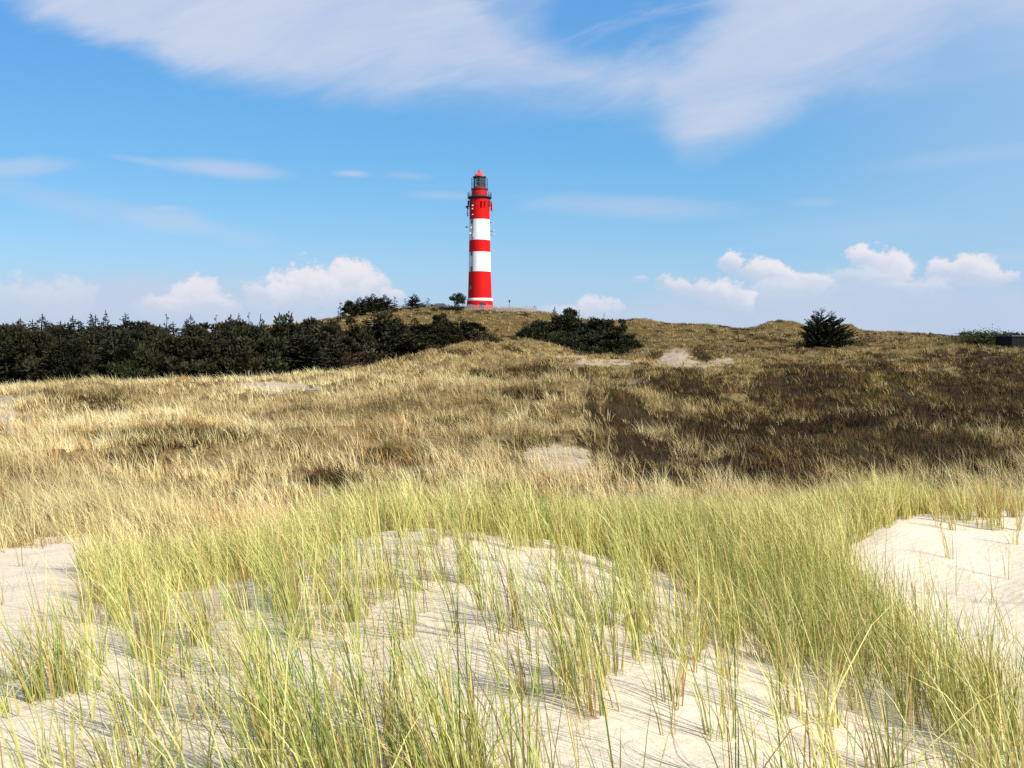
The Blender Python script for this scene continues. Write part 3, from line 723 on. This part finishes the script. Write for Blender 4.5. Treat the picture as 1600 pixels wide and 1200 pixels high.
def shrub(seed, H=1.5, R=1.5, n=900, leaf=.25, mat=None, stems=12):
    r = np.random.default_rng(seed); lv = Leaves(); tr = MB()
    for k in range(stems):
        a = r.uniform(0, 6.283); q = r.uniform(.1, .85); tip = Vector((R * q * math.cos(a), R * q * math.sin(a), H * r.uniform(.6, 1.0) * (1 - .5 * q * q)))
        tr.path([Vector((tip.x * .1, tip.y * .1, -.25)), Vector((tip.x * .5, tip.y * .5, tip.z * .6)), tip], [.035 * H * .6, .02 * H * .6, .006], 5)
        tint = r.uniform(.6, 1.45)
        for j in range(n // stems):
            t = r.uniform(.12, 1.05); b = np.array([tip.x * t, tip.y * t, tip.z * t ** .8]) + r.normal(0, 1, 3) * np.array([R, R, H * .7]) * .17; b[2] = abs(b[2])
            lv.add(b, r.normal(0, .7, 3) + np.array([tip.x / R, tip.y / R, 1.0]), leaf * r.uniform(.6, 1.4), leaf * .2, tint * r.uniform(.65, 1.35))
    return tr, lv, mat or LEAF, r


PROTO = {}


def proto(key, builder):
    tr, lv, mat, r = builder
    me_t = bpy.data.meshes.new('trunk'); me_t.from_pydata(tr.v, [], tr.f); me_t.materials.append(BARK); me_t.update()
    crown = lv.mesh('crown', mat, r); top = max(v.co.z for v in crown.vertices); wid = np.percentile([abs(v.co.x) for v in crown.vertices], 97)
    PROTO[key] = (me_t, crown, top, wid)


for i in range(5):
    proto(f's{i}', spruce(100 + i, R=[2.5, 2.9, 2.2, 2.7, 3.1][i], bare=[0, 0, .02, 0, 0][i], power=[1.0, .9, 1.1, .95, .85][i], droop=[.2, .3, .15, .35, .25][i]))
proto('thin', spruce(121, H=6, R=1.1, gap=.5, nbr=5, power=.8, droop=.1, dens=.8))
proto('gaunt', spruce(122, H=9, R=1.7, gap=.6, nbr=6, power=.85, droop=.05, dens=.8))
proto('hill', spruce(123, H=6, R=2.2, gap=.3, nbr=10, power=.85, droop=.05))
for i in range(4): proto(f'p{i}', pine(140 + i, R=[3.0, 3.6, 2.6, 3.2][i], low=[.12, .1, .2, .08][i]))
proto('mop', pine(150, H=5, R=2.3, nclump=30, low=.42, leaf=.32, per=110, dome=.75))
proto('lowpine', pine(151, H=3.4, R=4.2, nclump=60, low=.06, leaf=.42, per=130, flat=.7))
proto('bush', shrub(160)); proto('twigbush', shrub(161, 2.0, 1.6, 800, .26, TWIG)); proto('willow', shrub(162, 3.6, 4.6, 5200, .30, LEAF, 46)); proto('darkbush', shrub(163, 1.6, 1.9, 1100, .24, PINE, 16))
proto('juniper', shrub(164, 2.2, 2.6, 1500, .3, PINE, 20))


def plant(name, key, u, d, vtop, label, cat, group=None, wide=None, sink=.15):
    """stands a plant on the ground at column u, d metres away; its height follows from the row its top reaches"""
    me_t, me_c, top, wid = PROTO[key]; p = spot(u, d); h = d * ray(u, vtop)[1] - p.z + sink; sz = max(.1, h / top)
    sx = sz if wide is None else wide * d / F / 2 / wid
    o = empty(name, (p.x, p.y, p.z - sink), rng.uniform(0, 6.28), (sx, sx, sz)); tag(o, label, cat, group)
    link('trunk', me_t, o); link('crown', me_c, o)
    return o


def forest():
    r = np.random.default_rng(5); G = 'conifers of the dark wood on the left'
    rows = ((93, 27, 514, 12, 'dark conifer with boughs to the ground on the near edge of the left wood'),
            (104, 27, 501, 9, 'dark conifer standing inside the left wood behind its near edge'),
            (134, 32, 497, 6, 'dark conifer at the very back of the left wood, only its top showing'), (120, 27, 495, 8, 'dark conifer deep in the left wood whose top joins the skyline'))
    for ri, (d0, gap, vt, sp, lab) in enumerate(rows):
        u = -150
        while u < [500, 535, 500, 545][ri]:
            uu = u + r.uniform(-8, 8); off = np.interp(uu, [0, 300, 400, 500, 560], [0, 2, 6, 10, 14])
            dip = np.interp(uu, [280, 310, 340], [0, 6, 0]); vtop = vt + r.normal(0, sp * .55) + dip + (8 if uu > 380 and ri >= 2 else 0)
            isp = r.uniform() < .42; k = f'p{r.integers(0, 4)}' if isp else f's{r.integers(0, 5)}'
            plant('pine_tree' if isp else 'spruce_tree', k, uu, d0 + off + r.uniform(-3, 3), max(vtop + 5 * isp, 487), lab, 'tree', G, wide=r.uniform(50, 84))
            u += gap * r.uniform(.8, 1.2)


forest()
P = plant
# tips that stand out of the wood's skyline
P('spruce_tree', 's2', 145, 112, 484, 'tallest pointed spruce left of the two tips above the left wood', 'tree', wide=36)
P('spruce_tree', 's0', 167, 114, 483, 'spruce with a broad forked tip highest over the left wood', 'tree', wide=44)
P('spruce_tree', 'gaunt', 260, 112, 488, 'gaunt spruce tip above the gap in the left wood', 'tree', wide=34)
P('spruce_tree', 's3', 297, 110, 488, 'dense dark spruce right of the gap in the left wood', 'tree', wide=46)
P('spruce_tree', 'gaunt', 341, 116, 489, 'lone ragged spruce tip between two denser trees of the left wood', 'tree', wide=30)
P('spruce_tree', 's4', 374, 112, 487, 'dense spruce with a flat ragged top near the right end of the left wood', 'tree', wide=48)
P('spruce_tree', 'gaunt', 392, 118, 485, 'thin spruce beside the flat-topped one in the left wood', 'tree', wide=26)
P('spruce_tree', 'thin', 409, 118, 489, 'slim spruce at the end of the tall row of the left wood', 'tree', wide=26)
P('pine_tree', 'p1', 453, 122, 485, 'rounded dark pine where the left wood meets the hill', 'tree', wide=62)
P('pine_tree', 'p2', 487, 122, 493, 'low rounded pine right of the bigger pine at the end of the wood', 'tree', wide=56)
P('pine_tree', 'p0', 515, 125, 499, 'small rounded pine at the foot of the lighthouse hill', 'tree', wide=50)
# on the shoulder of the hill
for u, d, vt, k, w, lab in ((533, 214, 470, 'thin', 14, 'slim isolated spruce at the left foot of the hilltop grove'), (549, 218, 468, 'p2', 26, 'rounded dark tree at the left end of the hilltop grove'),
                            (563, 222, 463, 'hill', 26, 'broad spruce second from the left in the hilltop grove'), (574, 225, 461, 'hill', 24, 'pointed spruce in the middle of the hilltop grove'),
                            (584, 226, 457, 'hill', 26, 'tallest spruce of the hilltop grove'), (602, 229, 459, 'hill', 27, 'broad bushy spruce at the right of the hilltop grove'),
                            (594, 231, 466, 'p0', 26, 'dark tree filling the gap inside the hilltop grove'), (617, 230, 462, 'thin', 15, 'thin ragged spruce at the right end of the hilltop grove'),
                            (634, 233, 465, 'thin', 9, 'tiny slim spruce left of the single cone-shaped spruce'), (648.5, 232, 458, 'hill', 23, 'single cone-shaped spruce between grove and lighthouse'),
                            (661, 234, 472, 'bush', 12, 'small bush right of the cone-shaped spruce'), (669.5, 233, 464, 'thin', 11, 'small spindly spruce nearest the house roof'),
                            (676, 234, 473, 'bush', 9, 'tiny bush under the spindly spruce near the house'), (714, 228, 456.5, 'mop', 24, 'round-headed pine standing left of the lighthouse')):
    n = 'bush' if k == 'bush' else ('pine_tree' if k in ('mop', 'p0', 'p2') else 'spruce_tree'); P(n, k, u, d, vt, lab, 'bush' if k == 'bush' else 'tree', wide=w)
P('shrub', 'darkbush', 708, 225, 475, 'low dark shrub under the round-headed pine by the fence', 'shrub', wide=44)
P('shrub', 'darkbush', 668, 212, 487, 'dark rounded bush alone on the hill slope', 'shrub', wide=15)
P('shrub', 'twigbush', 652, 219, 482, 'small brown bush above the rounded one on the hill slope', 'shrub', wide=10)
P('shrub', 'twigbush', 625, 222, 480, 'reddish low scrub along the hill crest right of the grove', 'shrub', wide=40)
# dark trees between the front dune and the hill
for u, d, vt, k, w, lab in ((560, 128, 500, 'p3', 46, 'dark bushy pine at the left of the trees below the hill'), (583, 140, 489, 's1', 62, 'broad dark spruce highest among the trees below the hill'),
                            (608, 138, 488, 'p1', 50, 'tall rounded pine beside the broad spruce below the hill'), (622, 132, 503, 's3', 50, 'dark spruce low in front of the rounded pine below the hill'),
                            (645, 142, 500, 's2', 44, 'pointed spruce in the middle of the trees below the hill'), (665, 138, 512, 'p0', 52, 'low dark pine between two pointed trees below the hill'),
                            (688, 146, 494, 'p2', 32, 'open-topped pine standing above its neighbours below the hill'), (700, 140, 509, 'p3', 46, 'dark bushy tree under the open-topped pine'),
                            (720, 147, 499, 's4', 42, 'ragged spruce toward the right end below the hill'), (738, 144, 509, 'p0', 40, 'low pine near the right end below the hill'),
                            (600, 122, 530, 'p3', 60, 'low bushy pine at the edge of the dune, left of centre'), (640, 124, 527, 'p2', 58, 'low bushy pine behind the dune shoulder'), (572, 117, 535, 'twigbush', 60, 'reddish brown thicket at the edge of the left wood'),
                            (530, 112, 545, 'twigbush', 56, 'dark reddish thicket where wood and dune meet'), (672, 128, 530, 'p0', 52, 'low dark pine just behind the dune ridge')):
    P('pine_tree' if k[0] == 'p' else 'thicket' if k == 'twigbush' else 'spruce_tree', k, u, d, vt - 7, lab, 'thicket' if k == 'twigbush' else 'tree', wide=w * 1.12)
P('shrub', 'twigbush', 757, 140, 513, 'brownish shrub at the right tip of the trees below the hill', 'shrub', wide=36)
P('shrub', 'darkbush', 772, 141, 519, 'last low shrub at the right tip of the trees below the hill', 'shrub', wide=22)
# dark group right of the lighthouse
for u, d, vt, k, w, lab in ((838, 176, 497, 'lowpine', 56, 'low spreading pine at the left end of the group right of the lighthouse'), (866, 182, 477, 's0', 26, 'pointed spruce tip in the group right of the lighthouse'),
                            (862, 176, 492, 'p3', 50, 'dark bushy pine under the pointed tip right of the lighthouse'), (889, 180, 478.5, 'p2', 38, 'tall round-topped pine in the group right of the lighthouse'),
                            (905, 176, 483, 'gaunt', 26, 'ragged spruce right of the round-topped pine'), (915, 176, 493, 'p1', 52, 'dense pine in the middle of the group right of the lighthouse'),
                            (943, 178, 488, 'gaunt', 18, 'bare-tipped spruce standing out of the right part of the group'), (940, 174, 497, 'p0', 56, 'wide dark pine under the bare-tipped spruce'),
                            (965, 174, 497, 'p3', 42, 'flat-topped pine at the upper right of the group'), (880, 170, 514, 'lowpine', 66, 'low dark pine along the front of the group right of the lighthouse'),
                            (925, 168, 519, 'lowpine', 80, 'widest low pine in front of the group right of the lighthouse'), (965, 168, 516, 'p0', 60, 'brownish dark pine on the slope at the right of the group'),
                            (985, 168, 526, 'lowpine', 38, 'lowest dark pine at the right foot of the group')):
    P('spruce_tree' if k in ('s0', 'gaunt') else 'pine_tree', k, u, d, vt, lab, 'tree', wide=w)
P('shrub', 'darkbush', 974, 152, 537, 'dark shrub behind the post fence right of the hill', 'shrub', wide=26)
P('shrub', 'twigbush', 964, 112, 571, 'brown twiggy bush alone in front of the sandy path', 'bush', wide=24)
P('shrub', 'darkbush', 998, 78, 596, 'dark green bush in the heath below the twiggy bush', 'bush', wide=44)
P('shrub', 'darkbush', 870, 98, 571, 'low dark green bush on the slope of the front dune', 'bush', wide=36)
P('shrub', 'darkbush', 1123, 205, 522, 'small dark bush on the far slope below the skyline', 'shrub', wide=26)
P('shrub', 'juniper', 1265, 150, 527, 'low dark shrub at the left foot of the big lone spruce', 'shrub', wide=52)
P('shrub', 'juniper', 1322, 152, 523, 'low dark shrub at the right foot of the big lone spruce', 'shrub', wide=40)
P('shrub', 'willow', 1535, 168, 506, 'wide grey-green bush beside the black shed', 'bush', wide=72)
P('shrub', 'darkbush', 959, 172, 555, 'low shrub at the right end of the group by the fence', 'shrub', wide=16)


def lone_spruce():
    p = spot(1288, 150); o = empty('spruce_tree', (p.x, p.y, p.z - .25)); tag(o, 'big dark lone spruce with several tips on the right-hand dune', 'tree')
    r = np.random.default_rng(77); lv = Leaves(); tr = MB(); sc = 150 / F
    for (du, vt, R, seed) in ((-5, 481, 5.0, 1), (9, 486, 4.2, 2), (24, 506, 3.6, 3), (-22, 499, 3.4, 4), (-13, 488, 3.2, 5), (0, 500, 5.2, 6), (34, 516, 2.6, 7)):
        H = 150 * ray(1288, vt)[1] - p.z + .25
        t2, l2, _, _ = spruce(300 + seed, H=H, R=R * .98, gap=.40, nbr=7, power=.72, droop=-.18, fine=1.15)
        off = np.array([du * sc, r.uniform(-1.2, 1.2), 0.])
        # stems rise from a common base
        lv.B += [b * np.array([1, 1, 1]) + off * (.35 + .65 * min(1, b[2] / H * 1.4)) for b in l2.B]; lv.D += l2.D; lv.L += l2.L; lv.W += l2.W; lv.C += l2.C
        n0 = len(tr.v); tr.v += [(x + off[0] * (.35 + .65 * min(1, max(z, 0) / H * 1.4)), y + off[1] * (.35 + .65 * min(1, max(z, 0) / H * 1.4)), z) for x, y, z in t2.v]; tr.f += [tuple(i + n0 for i in f) for f in t2.f]; tr.m += t2.m
    tr.build('trunk', BARK, o); link('crown', lv.mesh('crown', NEEDLE, r), o)


lone_spruce()


def far_wood():
    """the thin line of woodland on the far right horizon"""
    r = np.random.default_rng(9); lv = Leaves()
    for k in range(420):
        u = r.choice([r.normal(1455, 9), r.uniform(1470, 1600), r.uniform(1600, 1950), r.normal(1484, 8)]); d = 560 + r.uniform(-40, 60); x = (u - CX) / F * d
        top = d * ray(u, 523.5 if abs(u - 1455) < 18 else 526 if u < 1500 else 518.5 + r.uniform(0, 3))[1]; g = g1(x, d); H = max(1.2, top - g) * r.uniform(.75, 1.08)
        if abs(u - 1453) < 1.5: H *= 1.4
        for j in range(40):
            t = r.uniform(0, 1); b = np.array([x + r.normal(0, 1.6) * (1.1 - t), d + r.normal(0, 1.5), g + H * t]); lv.add(b, r.normal(0, 1, 3) + np.array([0, 0, .6]), r.uniform(.7, 1.5), .4, r.uniform(.6, 1.4))
    o = link('far_wood', lv.mesh('far_wood', NEEDLE, r)); tag(o, 'thin dark line of far woodland on the right horizon', 'wood', kind='stuff')


far_wood()

# ------------------------------------------------------------------ lighthouse
def paint(name, col, grime):
    """masonry paint with faint vertical weather streaks and course lines"""
    m, nt, b = make_mat(name, .7, .08); E.nt = nt; tc = nt.nodes.new('ShaderNodeTexCoord'); mp = nt.nodes.new('ShaderNodeMapping'); mp.inputs['Scale'].default_value = (1, 1, .09)
    nt.links.new(tc.outputs['Object'], mp.inputs[0]); st = noise_node(mp.outputs[0], 1.6, 6, .7); bl = noise_node(tc.outputs['Object'], .35, 4, .6)
    f = (st * .7 + bl * .3).step(.5, .75) * .5
    nt.links.new(mixrgb(nt, f.s, tuple(col), tuple(grime)), b.inputs['Base Color'])
    return m


RED = paint('red paint', (.55, .009, .008), (.40, .014, .012)); WHITE = paint('white paint', (.79, .785, .765), (.58, .55, .50)); ROOFRED = plain('lantern roof red', (.62, .06, .06), .4, .1, 2, .4)
IRON = plain('dark iron', (.030, .030, .038), .5, .3, 4, .4); GREYM = plain('grey metal', (.35, .36, .38), .45, .2, 5, .4, .3); DRUM = plain('antenna white', (.45, .45, .46), .45, .06, 4, .3)
WOOD = plain('weathered wood', (.30, .265, .22), .9, .35, 5); PALEWOOD = plain('silvered wood', (.34, .32, .285), .9, .2, 5); DARKWOOD = plain('dark wood', (.085, .07, .055), .9, .4, 5); DARKGLASS = plain('window glass', (.02, .025, .035), .1, .3, 2, .6)


def lantern_glass():
    m, nt, b = make_mat('lantern glass', .04, .5); b.inputs['Base Color'].default_value = (.75, .82, .85, 1); b.inputs['Transmission Weight'].default_value = .92; b.inputs['IOR'].default_value = 1.05
    return m


def lighthouse():
    D = 236.0; s = D / F; X0 = (750.0 - CX) * s; zv = lambda v: D * ray(750, v)[1]; g = g1(X0, D)
    o = empty('lighthouse', (X0, D, g)); tag(o, 'tall red and white banded lighthouse on the hilltop', 'lighthouse')
    Z = lambda v: zv(v) - g; at = lambda ang, R, z: Vector((R * math.sin(math.radians(ang)), -R * math.cos(math.radians(ang)), z))
    rad = lambda v: np.interp(v, [300, 344, 376, 425, 467, 485], [15.2, 15.7, 16.3, 17.2, 18.5, 18.8]) * s
    m = MB(); m.lathe([(20.2 * s, -1.5), (20.2 * s, Z(471.6)), (19.6 * s, Z(470.6))], 64); m.build('plinth', RED, o, True)
    m = MB(); m.lathe([(19.4 * s, Z(470.7)), (20.0 * s, Z(470.2)), (20.0 * s, Z(467.6)), (19.2 * s, Z(466.4))], 64); m.build('base_ring', WHITE, o, True)
    prof, mi = [], []
    bands = [(467.5, 425, 0), (425, 394.6, 1), (394.6, 376, 0), (376, 344, 1), (344, 313, 0)]
    for v0, v1, k in bands:
        n = 6
        for i in range(n):
            v = v0 + (v1 - v0) * i / n; prof.append((rad(v), Z(v))); mi.append(k)
    prof.append((rad(313), Z(313)))
    m = MB(); m.lathe(prof, 72, mats=mi); m.build('tower_shaft', [RED, WHITE], o, True)
    # corbelled gallery with its rail
    m = MB(); m.lathe([(15.3 * s, Z(313)), (16.0 * s, Z(311.6)), (17.2 * s, Z(311)), (18.6 * s, Z(309.8)), (18.8 * s, Z(308.4)), (12.0 * s, Z(308.2))], 64)
    gal = m.build('gallery', IRON, o, True)
    m = MB()
    for i in range(28): m.tube(at(i * 360 / 28, 18.2 * s, Z(308.4)), at(i * 360 / 28, 18.2 * s, Z(302)), .045, n=5)
    for v in (302, 304.2, 306.4): m.ring(18.2 * s, Z(v), .05 if v == 302 else .035, 48)
    m.build('railing', IRON, gal)
    # watch room, cornice
    m = MB(); m.lathe([(12.0 * s, Z(308.6)), (12.0 * s, Z(303.2)), (12.3 * s, Z(303)), (12.3 * s, Z(301.6)), (11.9 * s, Z(301.3)), (11.8 * s, Z(298.2)), (12.6 * s, Z(297.6))], 56); m.build('watch_room', RED, o, True)
    m = MB(); m.lathe([(12.6 * s, Z(297.6)), (13.2 * s, Z(297)), (13.2 * s, Z(295.6)), (12.6 * s, Z(295.2))], 56); up = m.build('upper_gallery', IRON, o, True)
    m = MB()
    for i in range(14): m.tube(at(i * 360 / 14 + 6, 12.5 * s, Z(295.3)), at(i * 360 / 14 + 6, 12.5 * s, Z(279)), .05, n=5)
    for v in (279, 287, 291.5): m.ring(12.5 * s, Z(v), .04, 42)
    m.build('railing', IRON, up)
    m = MB(); m.lathe([(9.0 * s, Z(295.3)), (9.0 * s, Z(293))], 40); m.build('lantern_base', RED, o, True)
    # lantern: frame, panes, lens
    m = MB()
    for i in range(12): m.tube(at(i * 30, 8.2 * s, Z(293)), at(i * 30, 8.2 * s, Z(277.6)), .11, n=6)
    for v in (292.6, 288, 283, 278): m.ring(8.2 * s, Z(v), .09, 36)
    lan = m.build('lantern', IRON, o)
    m = MB(); m.lathe([(8.0 * s, Z(292.8)), (8.0 * s, Z(277.8))], 48, close=False); m.build('pane', lantern_glass(), lan, True)
    m = MB(); m.lathe([(1.4 * s, Z(293)), (2.2 * s, Z(290)), (4.4 * s, Z(289)), (5.2 * s, Z(285)), (4.4 * s, Z(281)), (2.2 * s, Z(280)), (1.6 * s, Z(278))], 24); m.build('lens', DARKGLASS, lan, True)
    m = MB(); m.lathe([(9.0 * s, Z(278.4)), (10.4 * s, Z(277.4)), (10.2 * s, Z(276.4)), (8.6 * s, Z(275.9))], 40); m.build('eave', IRON, o, True)
    m = MB(); m.lathe([(8.7 * s, Z(276)), (7.8 * s, Z(274.6)), (5.6 * s, Z(272.2)), (3.6 * s, Z(270.4)), (2.4 * s, Z(269.4))], 40); rf = m.build('roof', ROOFRED, o, True)
    m = MB(); m.lathe([(1.9 * s, Z(269.6)), (1.9 * s, Z(267.8)), (2.7 * s, Z(267.4)), (2.4 * s, Z(266.4)), (1.0 * s, Z(265.4)), (.3 * s, Z(265))], 20); m.build('vent', ROOFRED, rf, True)
    m = MB(); m.tube((0, 0, Z(265.3)), (0, 0, Z(262)), .05, .02, 5); m.build('lightning_rod', IRON, rf); m = MB(); m.tube(at(-90, 7.2 * s, Z(275)), at(-90, 7.2 * s, Z(264)), .04, .03, 5); m.build('whip_aerial', IRON, rf)
    # aerials on the upper red band and below
    def panel(ang, v0, v1, mat, w=.34, off=.55):
        m = MB(); R = rad((v0 + v1) / 2); m.box(at(ang, R + off, (Z(v0) + Z(v1)) / 2), (w, .2, Z(v0) - Z(v1)), math.radians(ang))
        q = m.build('panel_antenna', mat, o)
        for v in (v0 + (v1 - v0) * .2, v0 + (v1 - v0) * .8): m = MB(); m.tube(at(ang, R - .1, Z(v)), at(ang, R + off - .08, Z(v)), .05, n=5); m.build('bracket', IRON, q)
    for ang in (-96, -78, -62, -30, 18, 34, 58, 74, 90, 104): panel(ang, 314.5, 324.5 if ang % 4 else 327, RED if ang in (18, 34, 74, 104) else IRON)
    for ang in (84, 96): panel(ang, 318, 331, RED, .4, .75)
    for ang, v in ((-90, 323), (-100, 333.5), (-86, 329)): panel(ang, v - 1, v + 4, IRON, .4, .7)
    def drum(ang, v, r, mat=DRUM):
        m = MB(); R = rad(v); c = at(ang, R + .9, Z(v)); a = math.radians(ang); n = Vector((math.sin(a), -math.cos(a), 0)); t = Vector((math.cos(a), math.sin(a), 0)) * .6 + n * .4; t.normalize()
        r *= .68; m.tube(c - t * .18, c + t * .22, r, r * .92, 20); q = m.build('dish_antenna', mat, o); m = MB(); m.tube(at(ang, R - .1, Z(v) - .1), c, .06, n=6); m.build('bracket', IRON, q)
    for ang, v, r in ((86, 347.5, .36), (88, 360.5, .42), (84, 367, .48), (92, 361.5, .3), (-38, 358, .42), (-42, 366.5, .5), (-30, 324, .36), (-31, 329, .3), (-30, 338, .26)): drum(ang, v, r)
    drum(-94, 354.5, .32, IRON); drum(-88, 323.2, .42, IRON)
    # cable ladder down the shaded side
    m = MB()
    for dx in (-2.0, 2.0):
        pts = [at(-40 + dx, rad(v) + .16, Z(v)) for v in np.linspace(313, 466, 40)]; m.path(pts, [.03] * 40, 5)
    for v in np.linspace(314, 465, 90): m.tube(at(-42, rad(v) + .16, Z(v)), at(-38, rad(v) + .16, Z(v)), .018, n=4)
    m.build('cable_ladder', IRON, o)
    m = MB(); m.box(at(-38, rad(369) + .2, Z(369)), (.7, .4, 1.2), math.radians(-38)); m.build('cabinet', GREYM, o)
    for ang, v in ((-46, 348), (-46, 397), (-44, 421), (-46, 450)):
        m = MB(); R = rad(v); m.box(at(ang, R + .0, Z(v)), (.85, .24, 1.25), math.radians(ang)); w = m.build('window', IRON, o); m = MB(); m.box(at(ang, R + .11, Z(v)), (.62, .06, 1.02), math.radians(ang)); m.build('pane', DARKGLASS, w)
    m = MB(); m.box(at(12, 20.2 * s, 1.0), (1.1, .25, 2.1), math.radians(12)); dr = m.build('door', IRON, o)
    m = MB(); m.box(at(27, 20.2 * s, Z(475)), (.5, .3, .5), math.radians(27)); m.build('lamp_box', IRON, o)


lighthouse()


def fence(label, pts, h, spacing, pick_w, mat, post_every, name='picket_fence'):
    """pts: (column, distance) corners; pickets follow the ground"""
    W = [spot(u, d) for u, d in pts]; o = empty(name, W[0]); tag(o, label, 'fence'); pk, rl = MB(), MB(); run = 0.0; r = random.Random(3); nposts = 0
    for a, b in zip(W[:-1], W[1:]):
        L = math.hypot(b.x - a.x, b.y - a.y); rz = math.atan2(b.y - a.y, b.x - a.x); n = max(1, int(L / spacing)); prev = None
        for i in range(n):
            t = i / n; x, y = a.x + (b.x - a.x) * t, a.y + (b.y - a.y) * t; z = g1(x, y); hh = h * r.uniform(.9, 1.04)
            if pick_w: pk.box((x - W[0].x, y - W[0].y, z - W[0].z + hh / 2 - .05), (pick_w, .03, hh + .1), rz)
            if nposts % post_every == 0:
                q = MB(); q.box((x - W[0].x, y - W[0].y, z - W[0].z + h / 2 - .1), (.11, .11, h + .35), rz, taper=.9); q.build('post', mat, o)
                p = Vector((x - W[0].x, y - W[0].y, z - W[0].z))
                if getattr(fence, 'last', None) is not None and fence.last[0] is o:
                    for k in (.3, .82): rl.tube(fence.last[1] + Vector((0, 0, h * k)), p + Vector((0, 0, h * k)), .028 if pick_w else .02, n=5)
                fence.last = (o, p)
            nposts += 1
    if pick_w: pk.build('picket_row', mat, o)
    rl.build('rail', mat, o)


fence('pale grey picket fence round the foot of the lighthouse', [(722, 226), (745, 225.5), (775, 225), (800, 225.5), (818, 227), (830, 231), (838, 238), (834, 246)], 1.6, .27, .13, PALEWOOD, 9)
fence('thin dark post fence left of the lighthouse pine', [(560, 224), (620, 226), (680, 227), (718, 226)], 1.2, 1.9, 0, DARKWOOD, 1, 'post_fence')
fence('dark post and wire fence beside the sandy path', [(882, 148), (905, 147), (945, 146), (965, 146), (1002, 148)], 1.5, 2.3, 0, DARKWOOD, 1, 'post_fence')


def post(u, d, h, label):
    p = spot(u, d); m = MB(); m.path([(0, 0, -.3), (.01, 0, h * .5), (.03, .01, h)], [.055, .052, .047], 8); m.tube((.03, .01, h), (.03, .01, h + .02), .047, .02, 8)
    o = m.build('wooden_post', WOOD, None, True); o.location = p; tag(o, label, 'post', 'wooden posts along the path at the left edge')


for u, d, h, lab in ((9, 66, 1.1, 'wooden post standing highest against the dark wood at left'), (24, 60, .8, 'short wooden post half sunk in grass behind the path'), (37, 51, .9, 'wooden post upper of the two right of the sandy path'),
                     (39, 42, .95, 'taller wooden post lower of the two right of the sandy path'), (8, 38, .9, 'wooden post below the sandy path at the left edge'), (388, 78, .9, 'lone small post on the dune crest before the wood'), (516, 88, .9, 'small post on the dune crest where wood and thicket meet')):
    post(u, d, h, lab)


def pole():
    p = spot(796, 229); o = empty('pole', p); tag(o, 'slim pole with a small dark head behind the picket fence', 'pole')
    m = MB(); m.tube((0, 0, -.3), (0, 0, 2.6), .07, .05, 8); m.build('shaft', IRON, o)
    m = MB(); m.lathe([(.1, 2.5), (.24, 2.7), (.27, 3.1), (.12, 3.35)], 12); m.build('head', IRON, o)


pole()


def house():
    p = spot(688, 262); zt = 262 * ray(688, 474)[1]; h = zt - p.z; o = empty('house', p); tag(o, 'low house whose grey roof shows over the hilltop', 'house')
    m = MB(); m.box((0, 0, (h - 1.4) / 2 - .2), (5.2, 6, h - 1.0)); m.build('wall', plain('house brick', (.28, .12, .08), .9), o)
    m = MB(); v = [(-2.9, -3.3, h - 1.35), (2.9, -3.3, h - 1.35), (2.9, 3.3, h - 1.35), (-2.9, 3.3, h - 1.35), (-1.4, 0, h), (1.4, 0, h)]
    m.add(v, [(0, 1, 5, 4), (1, 2, 5), (2, 3, 4, 5), (3, 0, 4), (3, 2, 1, 0)]); m.build('roof', plain('slate', (.07, .075, .085), .8), o)


house()


def shed():
    p = spot(1592, 160); o = empty('shed', p, .12); tag(o, 'low black flat-roofed shed at the right edge', 'shed')
    blk = plain('black boards', (.012, .012, .013), .8, .4, 2, .15)
    zt = 160 * ray(1592, 524.5)[1] - p.z; W = 7.2
    m = MB(); m.box((0, 0, zt / 2 - .4), (W, 4.5, zt + .5)); wl = m.build('wall', blk, o)
    m = MB()
    for i in range(24): m.box((-W / 2 + .15 + i * W / 24, -2.27, zt / 2 - .4), (.05, .04, zt + .4))
    m.build('board_battens', blk, wl)
    m = MB(); m.box((0, 0, zt - .02), (W + .5, 5.0, .22)); m.build('roof', plain('roof felt', (.10, .10, .105), .85, .3), o)
    m = MB(); m.box((1.6, -2.3, .7), (1.0, .06, 1.9)); m.build('door', plain('door boards', (.03, .027, .025), .8), o)


shed()
